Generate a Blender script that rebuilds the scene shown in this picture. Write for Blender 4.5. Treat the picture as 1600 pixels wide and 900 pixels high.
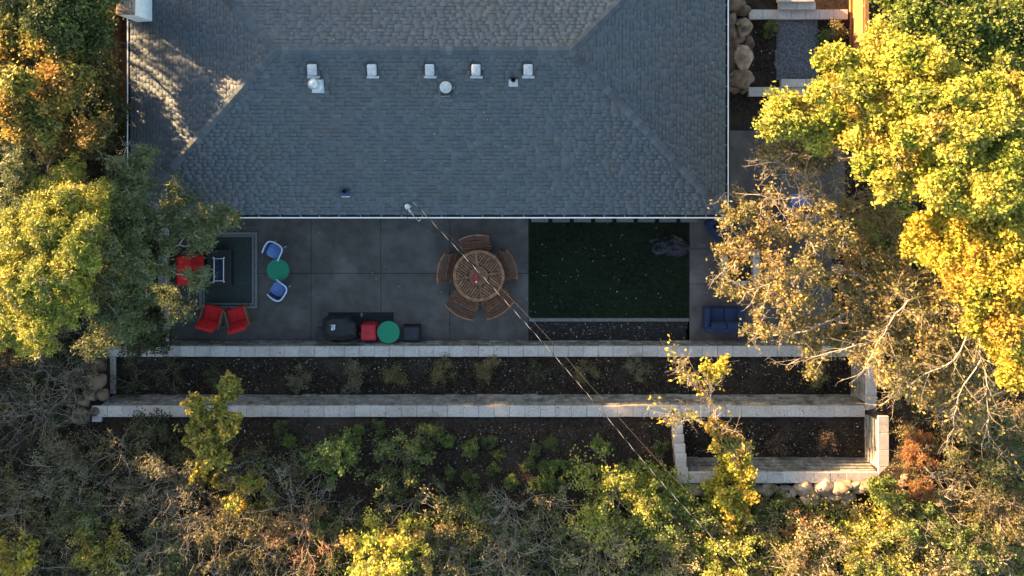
import bpy, bmesh, math, random
import numpy as np
from mathutils import Vector, Matrix

for o in list(bpy.data.objects):
    bpy.data.objects.remove(o)
SC = bpy.context.scene
COL = SC.collection
RR = random.Random(7)
NR = np.random.default_rng(11)

# ------------------------------------------------------------------ camera, sky, sun, exposure
F, H, CX, CY = 1224.0, 27.0, 800.0, 250.0        # focal length in photo pixels, flying height, point straight below the drone


def P(px, py, z=0.0):
    s = (H - z) / F
    return Vector(((px - CX) * s, (CY - py) * s, z))


cam_data = bpy.data.cameras.new('camera')
cam = bpy.data.objects.new('camera', cam_data)
COL.objects.link(cam)
cam.location = (0, 0, H)
cam.rotation_euler = (0, 0, 0)
cam_data.sensor_width = 36.0
cam_data.lens = 36.0 * F / 1600.0
cam_data.shift_y = -(450.0 - CY) / 1600.0
cam_data.clip_start = 0.5
cam_data.clip_end = 2000.0
SC.camera = cam

SUN_EL = math.radians(8.0)
SUN_AZ = math.atan2(-0.85, 0.53)                 # towards the sun: up and to the left in the picture
world = bpy.data.worlds.new('World')
SC.world = world
world.use_nodes = True
wn, wl = world.node_tree.nodes, world.node_tree.links
sky = wn.new('ShaderNodeTexSky')
sky.sky_type = 'NISHITA'
sky.sun_disc = False
sky.sun_elevation = SUN_EL
sky.sun_rotation = SUN_AZ % (2 * math.pi)
wl.new(sky.outputs[0], wn['Background'].inputs[0])
wn['Background'].inputs[1].default_value = 0.08
sun_data = bpy.data.lights.new('sun', 'SUN')
sun = bpy.data.objects.new('sun', sun_data)
COL.objects.link(sun)
sun_data.energy = 5.0
sun_data.angle = math.radians(0.53)
sun_data.color = (1.0, 0.65, 0.31)
to_sun = Vector((math.sin(SUN_AZ) * math.cos(SUN_EL), math.cos(SUN_AZ) * math.cos(SUN_EL), math.sin(SUN_EL)))
sun.rotation_euler = to_sun.to_track_quat('Z', 'Y').to_euler()
sun.location = to_sun * 60
SC.view_settings.view_transform = 'Standard'
SC.view_settings.look = 'None'
SC.view_settings.gamma = 1.0
SC.view_settings.use_curve_mapping = False
SC.view_settings.exposure = 3.22
SC.render.engine = 'CYCLES'
SC.cycles.max_bounces = 6
SC.cycles.diffuse_bounces = 4
SC.cycles.transparent_max_bounces = 4


# ------------------------------------------------------------------ helpers: materials
def rgba(c):
    return (c[0], c[1], c[2], 1.0)


def new_mat(name):
    m = bpy.data.materials.new(name)
    m.use_nodes = True
    n, l = m.node_tree.nodes, m.node_tree.links
    return m, n, l, n['Principled BSDF']


def mat(name, c1, c2=None, scale=8.0, rough=0.85, bump=0.0, bscale=None, spec=0.3, metal=0.0, detail=6.0, c3=None,
        s3=1.5, attr=False, objrand=0.0, stretch=None, lo=0.35, hi=0.65, lo3=0.5, hi3=0.7):
    """Object-space noise between two colours (c3: a second, larger patch colour); attr multiplies by the mesh colour attribute."""
    m, n, l, b = new_mat(name)
    b.inputs['Roughness'].default_value = rough
    b.inputs['Metallic'].default_value = metal
    b.inputs['Specular IOR Level'].default_value = spec
    tc = n.new('ShaderNodeNewGeometry')
    vec = tc.outputs['Position']
    if stretch:
        mp = n.new('ShaderNodeMapping')
        mp.inputs['Scale'].default_value = stretch
        l.new(vec, mp.inputs['Vector'])
        vec = mp.outputs['Vector']
    col = None
    if c2 is not None:
        nz = n.new('ShaderNodeTexNoise')
        nz.inputs['Scale'].default_value = scale
        nz.inputs['Detail'].default_value = detail
        l.new(vec, nz.inputs['Vector'])
        rp = n.new('ShaderNodeValToRGB')
        rp.color_ramp.elements[0].position = lo
        rp.color_ramp.elements[1].position = hi
        rp.color_ramp.elements[0].color = rgba(c1)
        rp.color_ramp.elements[1].color = rgba(c2)
        l.new(nz.outputs['Fac'], rp.inputs['Fac'])
        col = rp.outputs['Color']
        if c3 is not None:
            nz3 = n.new('ShaderNodeTexNoise')
            nz3.inputs['Scale'].default_value = s3
            nz3.inputs['Detail'].default_value = 5.0
            l.new(vec, nz3.inputs['Vector'])
            r3 = n.new('ShaderNodeValToRGB')
            r3.color_ramp.elements[0].position = lo3
            r3.color_ramp.elements[1].position = hi3
            l.new(nz3.outputs['Fac'], r3.inputs['Fac'])
            mx = n.new('ShaderNodeMix')
            mx.data_type = 'RGBA'
            l.new(r3.outputs['Color'], mx.inputs['Factor'])
            l.new(col, mx.inputs[6])
            mx.inputs[7].default_value = rgba(c3)
            col = mx.outputs[2]
    if attr:
        at = n.new('ShaderNodeAttribute')
        at.attribute_name = 'Col'
        if col is None:
            col = at.outputs['Color']
        else:
            mu = n.new('ShaderNodeMix')
            mu.data_type = 'RGBA'
            mu.blend_type = 'MULTIPLY'
            mu.inputs['Factor'].default_value = 1.0
            l.new(col, mu.inputs[6])
            l.new(at.outputs['Color'], mu.inputs[7])
            col = mu.outputs[2]
    if objrand:
        oi = n.new('ShaderNodeObjectInfo')
        mr = n.new('ShaderNodeMapRange')
        mr.inputs['To Min'].default_value = 1.0 - objrand
        mr.inputs['To Max'].default_value = 1.0 + objrand
        l.new(oi.outputs['Random'], mr.inputs['Value'])
        hs = n.new('ShaderNodeHueSaturation')
        if col is not None:
            l.new(col, hs.inputs['Color'])
        else:
            hs.inputs['Color'].default_value = rgba(c1)
        l.new(mr.outputs['Result'], hs.inputs['Value'])
        col = hs.outputs['Color']
    if col is None:
        b.inputs['Base Color'].default_value = rgba(c1)
    else:
        l.new(col, b.inputs['Base Color'])
    if bump:
        nb = n.new('ShaderNodeTexNoise')
        nb.inputs['Scale'].default_value = bscale or scale * 4
        nb.inputs['Detail'].default_value = 8.0
        l.new(vec, nb.inputs['Vector'])
        bp = n.new('ShaderNodeBump')
        bp.inputs['Strength'].default_value = bump
        bp.inputs['Distance'].default_value = 0.02
        l.new(nb.outputs['Fac'], bp.inputs['Height'])
        l.new(bp.outputs['Normal'], b.inputs['Normal'])
    return m


def leaf_mat(name, trans=0.35):
    m, n, l, b = new_mat(name)
    at = n.new('ShaderNodeAttribute')
    at.attribute_name = 'Col'
    b.inputs['Roughness'].default_value = 0.6
    b.inputs['Specular IOR Level'].default_value = 0.25
    l.new(at.outputs['Color'], b.inputs['Base Color'])
    tr = n.new('ShaderNodeBsdfTranslucent')
    l.new(at.outputs['Color'], tr.inputs['Color'])
    mx = n.new('ShaderNodeMixShader')
    mx.inputs['Fac'].default_value = trans
    l.new(b.outputs[0], mx.inputs[1])
    l.new(tr.outputs[0], mx.inputs[2])
    l.new(mx.outputs[0], n['Material Output'].inputs['Surface'])
    return m


M = {}
M['soil'] = mat('dark_mulch', (0.013, 0.009, 0.007), (0.038, 0.026, 0.019), 9, 0.95, 0.9, 30, 0.1, c3=(0.045, 0.033, 0.025), s3=1.2)
M['chip'] = mat('bark_chip', (1, 1, 1), None, attr=True, rough=0.95, spec=0.1)
M['shingle'] = mat('asphalt_shingle', (0.82, 0.84, 0.87), (1.16, 1.16, 1.15), 34, 0.95, 0.12, 160, 0.15, attr=True, c3=(1.06, 1.0, 0.95), s3=0.7)
M['underlay'] = mat('shingle_underlay', (0.026, 0.031, 0.038), (0.034, 0.04, 0.047), 20, 0.95)
M['patio'] = mat('stained_concrete', (0.068, 0.058, 0.053), (0.094, 0.081, 0.074), 3.0, 0.8, 0.15, 60, 0.3, c3=(0.132, 0.117, 0.107), s3=0.9, objrand=0.06, detail=10)
M['patio_joint'] = mat('joint_sand', (0.012, 0.012, 0.012), (0.02, 0.02, 0.02), 20, 0.95)
M['cap'] = mat('cap_concrete', (0.37, 0.325, 0.29), (0.46, 0.41, 0.37), 14, 0.9, 0.3, 120, 0.2, objrand=0.10, c3=(0.31, 0.27, 0.235), s3=2.6, lo3=0.5, hi3=0.8)
M['block'] = mat('wall_block', (0.15, 0.135, 0.12), (0.27, 0.25, 0.225), 7, 0.95, 0.8, 40, 0.1, objrand=0.22, c3=(0.10, 0.085, 0.07), s3=2.5)
M['slot'] = mat('block_core', (0.03, 0.027, 0.024), (0.05, 0.045, 0.04), 10, 0.95)
M['gutter'] = mat('white_gutter', (0.74, 0.74, 0.74), (0.66, 0.65, 0.63), 4, 0.45, spec=0.5)
M['gutter_in'] = mat('dirty_trough', (0.02, 0.02, 0.022), (0.05, 0.045, 0.04), 8, 0.8)
M['siding'] = mat('pale_siding', (0.42, 0.40, 0.36), (0.47, 0.45, 0.41), 2, 0.8)
M['white_paint'] = mat('white_painted_render', (0.62, 0.63, 0.64), (0.72, 0.73, 0.74), 5, 0.7, 0.2, 40)
M['clay'] = mat('weathered_clay', (0.20, 0.13, 0.10), (0.34, 0.27, 0.22), 12, 0.95, 0.6, 40)
M['galv'] = mat('galvanised_steel', (0.40, 0.43, 0.47), (0.52, 0.55, 0.58), 10, 0.42, metal=0.35, spec=0.5)
M['vent'] = mat('grey_vent_paint', (0.33, 0.345, 0.37), (0.44, 0.455, 0.48), 12, 0.5, spec=0.4)
M['black'] = mat('black_plastic', (0.012, 0.012, 0.013), (0.02, 0.02, 0.022), 10, 0.6)
M['black_cloth'] = mat('black_vinyl_cover', (0.008, 0.008, 0.009), (0.016, 0.016, 0.018), 5, 0.55, 0.3, 20)
M['mat'] = mat('rubber_mat', (0.013, 0.014, 0.017), (0.02, 0.021, 0.024), 8, 0.9, 0.3, 80)
M['box'] = mat('dark_resin', (0.018, 0.019, 0.026), (0.027, 0.028, 0.036), 9, 0.6)
M['red'] = mat('red_cushion', (0.40, 0.010, 0.012), (0.52, 0.018, 0.018), 9, 0.9, 0.3, 70)
M['red_plastic'] = mat('red_plastic', (0.42, 0.02, 0.028), (0.5, 0.035, 0.04), 6, 0.5)
M['pale_wood'] = mat('brown_arm_wood', (0.13, 0.06, 0.03), (0.2, 0.1, 0.05), 8, 0.7, stretch=(1, 1, 1))
M['teak'] = mat('oiled_teak', (0.135, 0.060, 0.030), (0.25, 0.125, 0.065), 10, 0.65, 0.3, 60, objrand=0.25)
M['teak_dark'] = mat('dark_teak', (0.115, 0.048, 0.026), (0.19, 0.088, 0.048), 10, 0.65, 0.3, 60, objrand=0.2)
M['teak_shadow'] = mat('shaded_teak', (0.05, 0.027, 0.018), (0.07, 0.04, 0.026), 10, 0.8)  # teak darkened to paint the shade between slats
M['green'] = mat('green_enamel', (0.008, 0.16, 0.085), (0.014, 0.21, 0.115), 40, 0.6, 0.3, 120)
M['blue_cush'] = mat('blue_cushion', (0.12, 0.20, 0.46), (0.17, 0.26, 0.54), 12, 0.9, 0.3, 80)
M['blue_shell'] = mat('navy_mesh', (0.03, 0.045, 0.11), (0.04, 0.06, 0.14), 20, 0.8)
M['pale_tube'] = mat('pale_blue_tube', (0.5, 0.57, 0.75), (0.56, 0.63, 0.8), 8, 0.5)
M['navy'] = mat('navy_upholstery', (0.012, 0.022, 0.056), (0.016, 0.028, 0.07), 10, 0.9, 0.3, 60)
M['rug'] = mat('teal_rug', (0.032, 0.042, 0.038), (0.044, 0.058, 0.053), 10, 0.98, 0.4, 90, c3=(0.036, 0.046, 0.044), s3=2)
M['rug_band'] = mat('grey_rug_band', (0.14, 0.14, 0.13), (0.24, 0.24, 0.225), 26, 0.98, 0.4, 90)
M['rug_dark'] = mat('dark_rug_band', (0.04, 0.045, 0.045), (0.065, 0.072, 0.07), 26, 0.98)
M['rug_line'] = mat('pale_rug_trim', (0.13, 0.13, 0.125), (0.19, 0.19, 0.18), 26, 0.98)
M['steel_rim'] = mat('brushed_steel', (0.5, 0.52, 0.58), (0.6, 0.62, 0.68), 12, 0.4, metal=0.4)
M['fire_glass'] = mat('blue_fire_glass', (0.01, 0.015, 0.05), (0.10, 0.12, 0.32), 26, 0.3, 0.8, 50, lo=0.45, hi=0.7)
M['grass'] = mat('lawn_blade', (1, 1, 1), None, attr=True, rough=0.8, spec=0.1)
M['lawn_soil'] = mat('lawn_soil', (0.010, 0.016, 0.008), (0.016, 0.026, 0.011), 6, 0.95)
M['kerb'] = mat('mowing_strip', (0.12, 0.115, 0.105), (0.17, 0.165, 0.15), 12, 0.9, 0.2, 60)
M['paver'] = mat('grey_paver', (0.10, 0.10, 0.10), (0.15, 0.15, 0.148), 12, 0.9, 0.2, 60, objrand=0.12)
M['gravel'] = mat('grey_gravel', (0.045, 0.045, 0.05), (0.115, 0.115, 0.125), 40, 0.95, 0.9, 60, 0.1)
M['rock'] = mat('tan_boulder', (0.18, 0.13, 0.088), (0.36, 0.275, 0.195), 3.5, 0.92, 1.0, 11, 0.15, objrand=0.25, c3=(0.13, 0.10, 0.075), s3=2.6)
M['rock_brown'] = mat('brown_boulder', (0.115, 0.078, 0.053), (0.22, 0.155, 0.107), 4.0, 0.92, 1.0, 11, 0.15, objrand=0.3, c3=(0.055, 0.042, 0.033), s3=3.0)
M['fence'] = mat('stained_cedar', (0.21, 0.085, 0.03), (0.30, 0.14, 0.055), 7, 0.75, 0.3, 60, stretch=(3, 1, 8), objrand=0.1)
M['tarp'] = mat('charcoal_tarp', (0.010, 0.010, 0.013), (0.045, 0.043, 0.058), 2.4, 0.45, 0.3, 12, spec=0.5)
M['bark'] = mat('grey_bark', (0.17, 0.135, 0.105), (0.30, 0.25, 0.20), 9, 0.95, 0.5, 40)
M['bark_pale'] = mat('pale_twig_bark', (0.24, 0.20, 0.16), (0.38, 0.32, 0.265), 9, 0.95)
M['bark_red'] = mat('reddish_twig_bark', (0.30, 0.16, 0.10), (0.42, 0.25, 0.17), 9, 0.95)
M['bark_dark'] = mat('brown_bark', (0.09, 0.07, 0.055), (0.17, 0.135, 0.11), 9, 0.95)
M['leaf'] = leaf_mat('autumn_leaf', 0.38)
M['needle'] = leaf_mat('evergreen_spray', 0.25)
M['dead_leaf'] = mat('fallen_leaf', (1, 1, 1), None, attr=True, rough=0.85, spec=0.15)
M['wire_black'] = mat('black_cable_jacket', (0.012, 0.012, 0.012), None, rough=0.6)
M['wire_pale'] = mat('bare_neutral_wire', (0.46, 0.44, 0.41), None, rough=0.4, metal=0.4)
M['wire_brown'] = mat('weathered_phone_line', (0.14, 0.11, 0.09), None, rough=0.7)
M['white_print'] = mat('white_print', (0.7, 0.7, 0.72), None, rough=0.6)
M['dark_print'] = mat('dark_print', (0.05, 0.01, 0.012), None, rough=0.6)
M['glass'] = mat('pale_glass', (0.3, 0.3, 0.3), None, rough=0.15, spec=0.6)
M['brown_strip'] = mat('brown_path_soil', (0.05, 0.037, 0.028), (0.08, 0.06, 0.046), 8, 0.95, 0.4, 30)


# ------------------------------------------------------------------ helpers: objects
def tag(o, label=None, cat=None, group=None, kind=None):
    if label:
        o['label'] = label
    if cat:
        o['category'] = cat
    if group:
        o['group'] = group
    if kind:
        o['kind'] = kind
    return o


def empty(name, loc, rz=0.0, label=None, cat=None, group=None, kind=None):
    o = bpy.data.objects.new(name, None)
    o.empty_display_size = 0.2
    COL.objects.link(o)
    o.location = loc
    o.rotation_euler = (0, 0, rz)
    return tag(o, label, cat, group, kind)


def link(name, me, m=None, parent=None, loc=(0, 0, 0), rot=(0, 0, 0), scale=None):
    o = bpy.data.objects.new(name, me)
    COL.objects.link(o)
    if m is not None and not me.materials:
        me.materials.append(m)
    if parent is not None:
        o.parent = parent
    o.location = loc
    o.rotation_euler = rot
    if scale:
        o.scale = scale
    return o


def copy_tree(o, parent=None):
    c = o.copy()
    COL.objects.link(c)
    c.parent = parent
    for ch in list(o.children):
        copy_tree(ch, c)
    return c


def pymesh(name, verts, faces, smooth=False):
    me = bpy.data.meshes.new(name)
    me.from_pydata([tuple(v) for v in verts], [], faces)
    me.update()
    if smooth:
        me.polygons.foreach_set('use_smooth', [True] * len(me.polygons))
    return me


def np_mesh(name, V, Fc, col=None, smooth=False):
    """V (n,3), Fc (m,k) of one face size k, col (n,3) or None."""
    V = np.asarray(V, dtype=np.float32)
    Fc = np.asarray(Fc, dtype=np.int32)
    me = bpy.data.meshes.new(name)
    k = Fc.shape[1]
    me.vertices.add(len(V))
    me.vertices.foreach_set('co', V.ravel())
    me.loops.add(Fc.size)
    me.loops.foreach_set('vertex_index', Fc.ravel())
    me.polygons.add(len(Fc))
    me.polygons.foreach_set('loop_start', np.arange(0, Fc.size, k, dtype=np.int32))
    me.update(calc_edges=True)
    if smooth:
        me.polygons.foreach_set('use_smooth', np.ones(len(Fc), dtype=bool))
    if col is not None:
        a = me.color_attributes.new('Col', 'FLOAT_COLOR', 'POINT')
        c4 = np.ones((len(V), 4), dtype=np.float32)
        c4[:, :3] = col
        a.data.foreach_set('color', c4.ravel())
    return me


_boxes = {}


def box_mesh(sx, sy, sz, bev=0.01, segs=1):
    key = (round(sx, 3), round(sy, 3), round(sz, 3), bev, segs)
    if key in _boxes:
        return _boxes[key].copy() if False else _boxes[key]
    bm = bmesh.new()
    bmesh.ops.create_cube(bm, size=1.0)
    bmesh.ops.scale(bm, vec=(sx, sy, sz), verts=bm.verts)
    if bev > 0:
        bmesh.ops.bevel(bm, geom=list(bm.edges), offset=min(bev, 0.45 * min(sx, sy, sz)), segments=segs, affect='EDGES', profile=0.5)
    me = bpy.data.meshes.new('block_shape')
    bm.to_mesh(me)
    bm.free()
    if segs > 1:
        me.polygons.foreach_set('use_smooth', [True] * len(me.polygons))
    _boxes[key] = me
    return me


_mcache = {}


def box(name, size, loc, m, parent=None, rot=(0, 0, 0), bev=0.01, segs=1):
    me = box_mesh(size[0], size[1], size[2], bev, segs)
    key = (me.name, m.name)
    if key not in _mcache:
        c = me.copy()
        c.materials.clear()
        c.materials.append(m)
        _mcache[key] = c
    return link(name, _mcache[key], None, parent, loc, rot)


def loft(name, rings, m, parent=None, loc=(0, 0, 0), rot=(0, 0, 0), cap_top=True, cap_bottom=False, smooth=False):
    n = len(rings[0])
    V = [v for r in rings for v in r]
    Fs = []
    for i in range(len(rings) - 1):
        for j in range(n):
            a, b = i * n + j, i * n + (j + 1) % n
            Fs.append((a, b, b + n, a + n))
    if cap_top:
        Fs.append(tuple((len(rings) - 1) * n + j for j in range(n)))
    if cap_bottom:
        Fs.append(tuple(reversed(range(n))))
    return link(name, pymesh(name, V, Fs, smooth), m, parent, loc, rot)


def circ(r, z, n=32, cx=0.0, cy=0.0):
    return [(cx + r * math.cos(2 * math.pi * i / n), cy + r * math.sin(2 * math.pi * i / n), z) for i in range(n)]


def disc(name, r, z0, z1, m, parent=None, loc=(0, 0, 0), n=40, bev=0.008):
    return loft(name, [circ(r - bev, z0, n), circ(r, z0 + bev, n), circ(r, z1 - bev, n), circ(r - bev, z1, n)], m, parent, loc, cap_bottom=True)


def tube_arrays(segs, sides=4):
    """segs (n,8): p0, p1, r0, r1 -> vertices and quads."""
    s = np.asarray(segs, dtype=np.float64)
    p0, p1, r0, r1 = s[:, :3], s[:, 3:6], s[:, 6], s[:, 7]
    d = p1 - p0
    ln = np.linalg.norm(d, axis=1, keepdims=True)
    d = d / np.maximum(ln, 1e-6)
    ref = np.where(np.abs(d[:, 2:3]) > 0.9, np.array([[1.0, 0, 0]]), np.array([[0, 0, 1.0]]))
    u = np.cross(d, ref)
    u /= np.maximum(np.linalg.norm(u, axis=1, keepdims=True), 1e-6)
    v = np.cross(d, u)
    n = len(s)
    V = np.zeros((n, 2 * sides, 3))
    for k in range(sides):
        a = 2 * math.pi * k / sides
        off = u * math.cos(a) + v * math.sin(a)
        V[:, k] = p0 + off * r0[:, None]
        V[:, sides + k] = p1 + off * r1[:, None]
    base = (np.arange(n) * 2 * sides)[:, None]
    Q = np.concatenate([base + np.array([[k, (k + 1) % sides, sides + (k + 1) % sides, sides + k]]) for k in range(sides)])
    return V.reshape(-1, 3), Q


def tube_obj(name, segs, m, parent=None, sides=4, origin=(0, 0, 0)):
    V, Q = tube_arrays(segs, sides)
    V = V - np.asarray(origin)[None, :]
    return link(name, np_mesh(name, V, Q, smooth=sides > 4), m, parent)


def path_segs(pts, r0, r1=None):
    r1 = r0 if r1 is None else r1
    n = len(pts) - 1
    out = []
    for i in range(n):
        a, b = pts[i], pts[i + 1]
        ra, rb = r0 + (r1 - r0) * i / n, r0 + (r1 - r0) * (i + 1) / n
        out.append((a[0], a[1], a[2], b[0], b[1], b[2], ra, rb))
    return out


def in_poly(x, y, poly):
    c = False
    j = len(poly) - 1
    for i in range(len(poly)):
        xi, yi = poly[i]
        xj, yj = poly[j]
        if (yi > y) != (yj > y) and x < (xj - xi) * (y - yi) / (yj - yi) + xi:
            c = not c
        j = i
    return c


# ------------------------------------------------------------------ ground
Y1, Y2 = -6.42, -8.18          # lines inside the two long walls where the ground steps up
XW, XE = -13.55, 11.62         # ends of the bed between the walls
XN = 5.42                      # left side of the cut-out bed
Y3 = -10.05                    # bottom of the cut-out bed
XP = -11.92                    # left edge of the patio
XR = 13.2


def sm(a, b, t):
    t = np.clip((t - a) / (b - a), 0, 1)
    return t * t * (3 - 2 * t)


def hz(x, y):
    x, y = np.asarray(x, dtype=float), np.asarray(y, dtype=float)
    hill = 1.28 + 0.20 * np.clip(Y2 - y, -2.0, 30) + 0.05 * np.sin(x * 1.3) * np.sin(y * 1.1 + 0.5)
    hill = hill + 0.75 * sm(9, 13.5, x) * sm(-6.2, -8.6, y) * sm(-13, -10, y)
    left = 0.30 + 0.04 * np.clip(XP - x, 0, 12)
    right = 0.0 * x
    z = left * (1 - sm(-5.2, -8.6, y)) + hill * sm(-5.2, -8.6, y)
    zr = right * (1 - sm(-5.5, -9.0, y)) + hill * sm(-5.5, -9.0, y)
    z = np.where(x > 0, zr, z)
    z = np.where((y < Y2) & (x > XW - 1.0) & (x < XE), hill, z)
    z = np.where((y >= Y1) & (y < 9.5) & (x > XP) & (x < XE + 0.2), -0.03, z)
    z = np.where((y >= 2.0) & (x > XP - 1.6) & (x <= XP) & (y < 9.5), -0.03, z)
    z = np.where((y < Y1) & (y >= Y2) & (x > XW) & (x < XE), 0.5, z)
    z = np.where((y < Y2) & (y >= Y3) & (x > XN) & (x < XE), 1.32, z)
    return z


def lines(lo, hi, step, special):
    a = list(np.arange(lo, hi + 1e-6, step))
    for s in special:
        a += [s - 0.01, s + 0.01]
    a += [-400, -200, -100, -60, -40, -30, 30, 40, 60, 100, 200, 400]
    return np.unique(np.round(a, 4))


gx = lines(-24, 24, 0.3, [XW, XE, XN, XP, XE + 0.2, XP - 1.6])
gy = lines(-24, 22, 0.3, [Y1, Y2, Y3, 2.0])
GX, GY = np.meshgrid(gx, gy)
GZ = hz(GX, GY)
GZ = np.where((np.abs(GX) > 26) | (np.abs(GY) > 26), np.clip(GZ, 0, 3.5), GZ)
nx_, ny_ = len(gx), len(gy)
ii = np.arange(ny_ - 1)[:, None] * nx_ + np.arange(nx_ - 1)[None, :]
GQ = np.stack([ii, ii + 1, ii + 1 + nx_, ii + nx_], axis=-1).reshape(-1, 4)
g = link('ground', np_mesh('ground', np.stack([GX.ravel(), GY.ravel(), GZ.ravel()], 1), GQ), M['soil'])
tag(g, kind='structure')


def rect_px(x0, y0, x1, y1, z):
    a, b = P(x0, y0, z), P(x1, y1, z)
    return min(a.x, b.x), min(a.y, b.y), max(a.x, b.x), max(a.y, b.y)


def slab_px(name, x0, y0, x1, y1, z, th, m, parent=None, bev=0.008):
    ax, ay, bx, by = rect_px(x0, y0, x1, y1, z)
    return box(name, (bx - ax, by - ay, th), ((ax + bx) / 2, (ay + by) / 2, z - th / 2), m, parent, bev=bev)


# patio: a joint bed and its poured slabs
patio = link('patio', pymesh('patio', [(-11.8, Y1 + 0.05, -0.012), (6.6, Y1 + 0.05, -0.012), (6.6, -1.0, -0.012), (-11.8, -1.0, -0.012)], [(0, 1, 2, 3)]), M['patio_joint'])
tag(patio, kind='structure')
cx_ = [264, 378, 486, 595, 703, 826]
cy_ = [308, 427, 537]
for i in range(5):
    for j in range(2):
        slab_px('slab', cx_[i] + 0.35, cy_[j] + 0.35, cx_[i + 1] - 0.35, cy_[j + 1] - 0.35, 0.0, 0.10, M['patio'], patio, bev=0.006)
patio2 = link('side_patio', pymesh('side_patio', [(6.0, Y1 + 0.05, -0.012), (11.3, Y1 + 0.05, -0.012), (11.3, 1.2, -0.012), (6.0, 1.2, -0.012)], [(0, 1, 2, 3)]), M['patio_joint'])
tag(patio2, kind='structure')
for (a, b, c, d) in [(1077.5, 338, 1140, 388.6), (1077.5, 389.2, 1140, 443.6), (1077.5, 444.2, 1140, 537), (1140.6, 204, 1218, 300), (1140.6, 300.6, 1218, 388.6),
                     (1140.6, 389.2, 1218, 443.6), (1140.6, 444.2, 1218, 537), (1218.6, 204, 1320, 338), (1218.6, 340, 1300, 443.6), (1218.6, 444.2, 1300, 537)]:
    slab_px('slab', a, b, c, d, 0.002, 0.10, M['patio'], patio2, bev=0.006)

# lawn
ax, ay, bx, by = rect_px(826.5, 338, 1077, 497, 0.0)
lawn = link('lawn', pymesh('lawn', [(ax, ay, -0.004), (bx, ay, -0.004), (bx, by, -0.004), (ax, by, -0.004)], [(0, 1, 2, 3)]), M['lawn_soil'])
tag(lawn, kind='structure')
n = 46000
gxp = NR.uniform(ax + 0.02, bx - 0.02, n)
gyp = NR.uniform(ay + 0.02, by - 0.02, n)
an = NR.uniform(0, 2 * np.pi, n)
hh = NR.uniform(0.03, 0.065, n)
w = NR.uniform(0.004, 0.008, n)
lean = NR.normal(0, 0.025, (n, 2))
V = np.zeros((n, 3, 3))
V[:, 0] = np.stack([gxp - np.cos(an) * w, gyp - np.sin(an) * w, np.full(n, -0.004)], 1)
V[:, 1] = np.stack([gxp + np.cos(an) * w, gyp + np.sin(an) * w, np.full(n, -0.004)], 1)
V[:, 2] = np.stack([gxp + lean[:, 0], gyp + lean[:, 1], hh], 1)
tone = 0.85 * (0.75 + 0.35 * np.sin(gxp * 1.7 + 1.0) * np.sin(gyp * 2.1)) * NR.uniform(0.6, 1.4, n)
gc = np.stack([0.023 * tone, 0.034 * tone, 0.011 * tone], 1)
gr = link('grass', np_mesh('grass', V.reshape(-1, 3), np.arange(3 * n).reshape(-1, 3), np.repeat(gc, 3, 0)), M['grass'])
tag(gr, kind='stuff')
ks = slab_px('mowing_strip', 826.5, 497.3, 1077, 502.5, 0.02, 0.12, M['kerb'])
tag(ks, kind='structure')
row = empty('paver_path', P(950, 344, 0), 0, None, None, None, 'structure')
for i in range(8):
    a, b, c, d = rect_px(830 + 33.3 * i, 329, 830 + 33.3 * i + 26.5, 347.0, 0.02)
    box('paver', (c - a, d - b, 0.06), ((a + c) / 2 - row.location.x, (b + d) / 2 - row.location.y, 0.05), M['paver'], row)

# right side yard: gravel path and strip beside the house
a, b, c, d = rect_px(1213, 30, 1278, 124, 0.0)
gp = link('gravel_path', pymesh('gravel_path', [(a, b, 0.0), (c, b, 0.0), (c, d + 0.3, 0.0), (a, d + 0.3, 0.0)], [(0, 1, 2, 3)]), M['gravel'])
tag(gp, kind='structure')
n = 3600
px_, py_ = NR.uniform(a, c, n), NR.uniform(b, d, n)
edge = 0.12 * np.sin(py_ * 5) + 0.06 * np.sin(py_ * 13)
px_ = px_ + edge * np.where(px_ < (a + c) / 2, 1, 0.6) * 0.5
sz = NR.uniform(0.012, 0.03, n)
base = np.array([[-1, -1, 0], [1, -1, 0], [1, 1, 0], [-1, 1, 0], [0, 0, 1.0]])
rot = NR.uniform(0, 6.28, n)
V = np.zeros((n, 5, 3))
for k in range(5):
    bx_, by_, bz_ = base[k]
    V[:, k, 0] = px_ + (bx_ * np.cos(rot) - by_ * np.sin(rot)) * sz
    V[:, k, 1] = py_ + (bx_ * np.sin(rot) + by_ * np.cos(rot)) * sz
    V[:, k, 2] = 0.001 + bz_ * sz * 0.9
T = np.array([[0, 1, 4], [1, 2, 4], [2, 3, 4], [3, 0, 4]])
FT = (np.arange(n) * 5)[:, None, None] + T[None]
tn = NR.uniform(0.05, 0.17, n)
gl = link('gravel', np_mesh('gravel', V.reshape(-1, 3), FT.reshape(-1, 3), np.repeat(np.stack([tn, tn, tn * 1.08], 1), 5, 0)), M['chip'])
tag(gl, kind='stuff')
a, b, c, d = rect_px(172, 75, 199, 330, 0.0)
sp = link('side_path', pymesh('side_path', [(a, b, -0.02), (c + 0.8, b, -0.02), (c + 0.8, d, -0.02), (a, d, -0.02)], [(0, 1, 2, 3)]), M['brown_strip'])
tag(sp, kind='structure')

# ------------------------------------------------------------------ house
EZ, PITCH, RUN = 2.80, 0.27, 4.9
EX0, EX1, EY0 = -11.80, 6.60, -1.70
EY1 = EY0 + 2 * RUN
RZ = EZ + PITCH * RUN
house = empty('house', (-2.6, 3.3, 0), 0, 'low house with blue-grey shingled hip roof, white gutters and white chimney', 'house', None, 'thing')
HO = house.location


def hpart(name, verts, faces, m, parent=house, smooth=False):
    me = pymesh(name, [(v[0] - HO.x, v[1] - HO.y, v[2]) for v in verts], faces, smooth)
    return link(name, me, m, parent)


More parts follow.
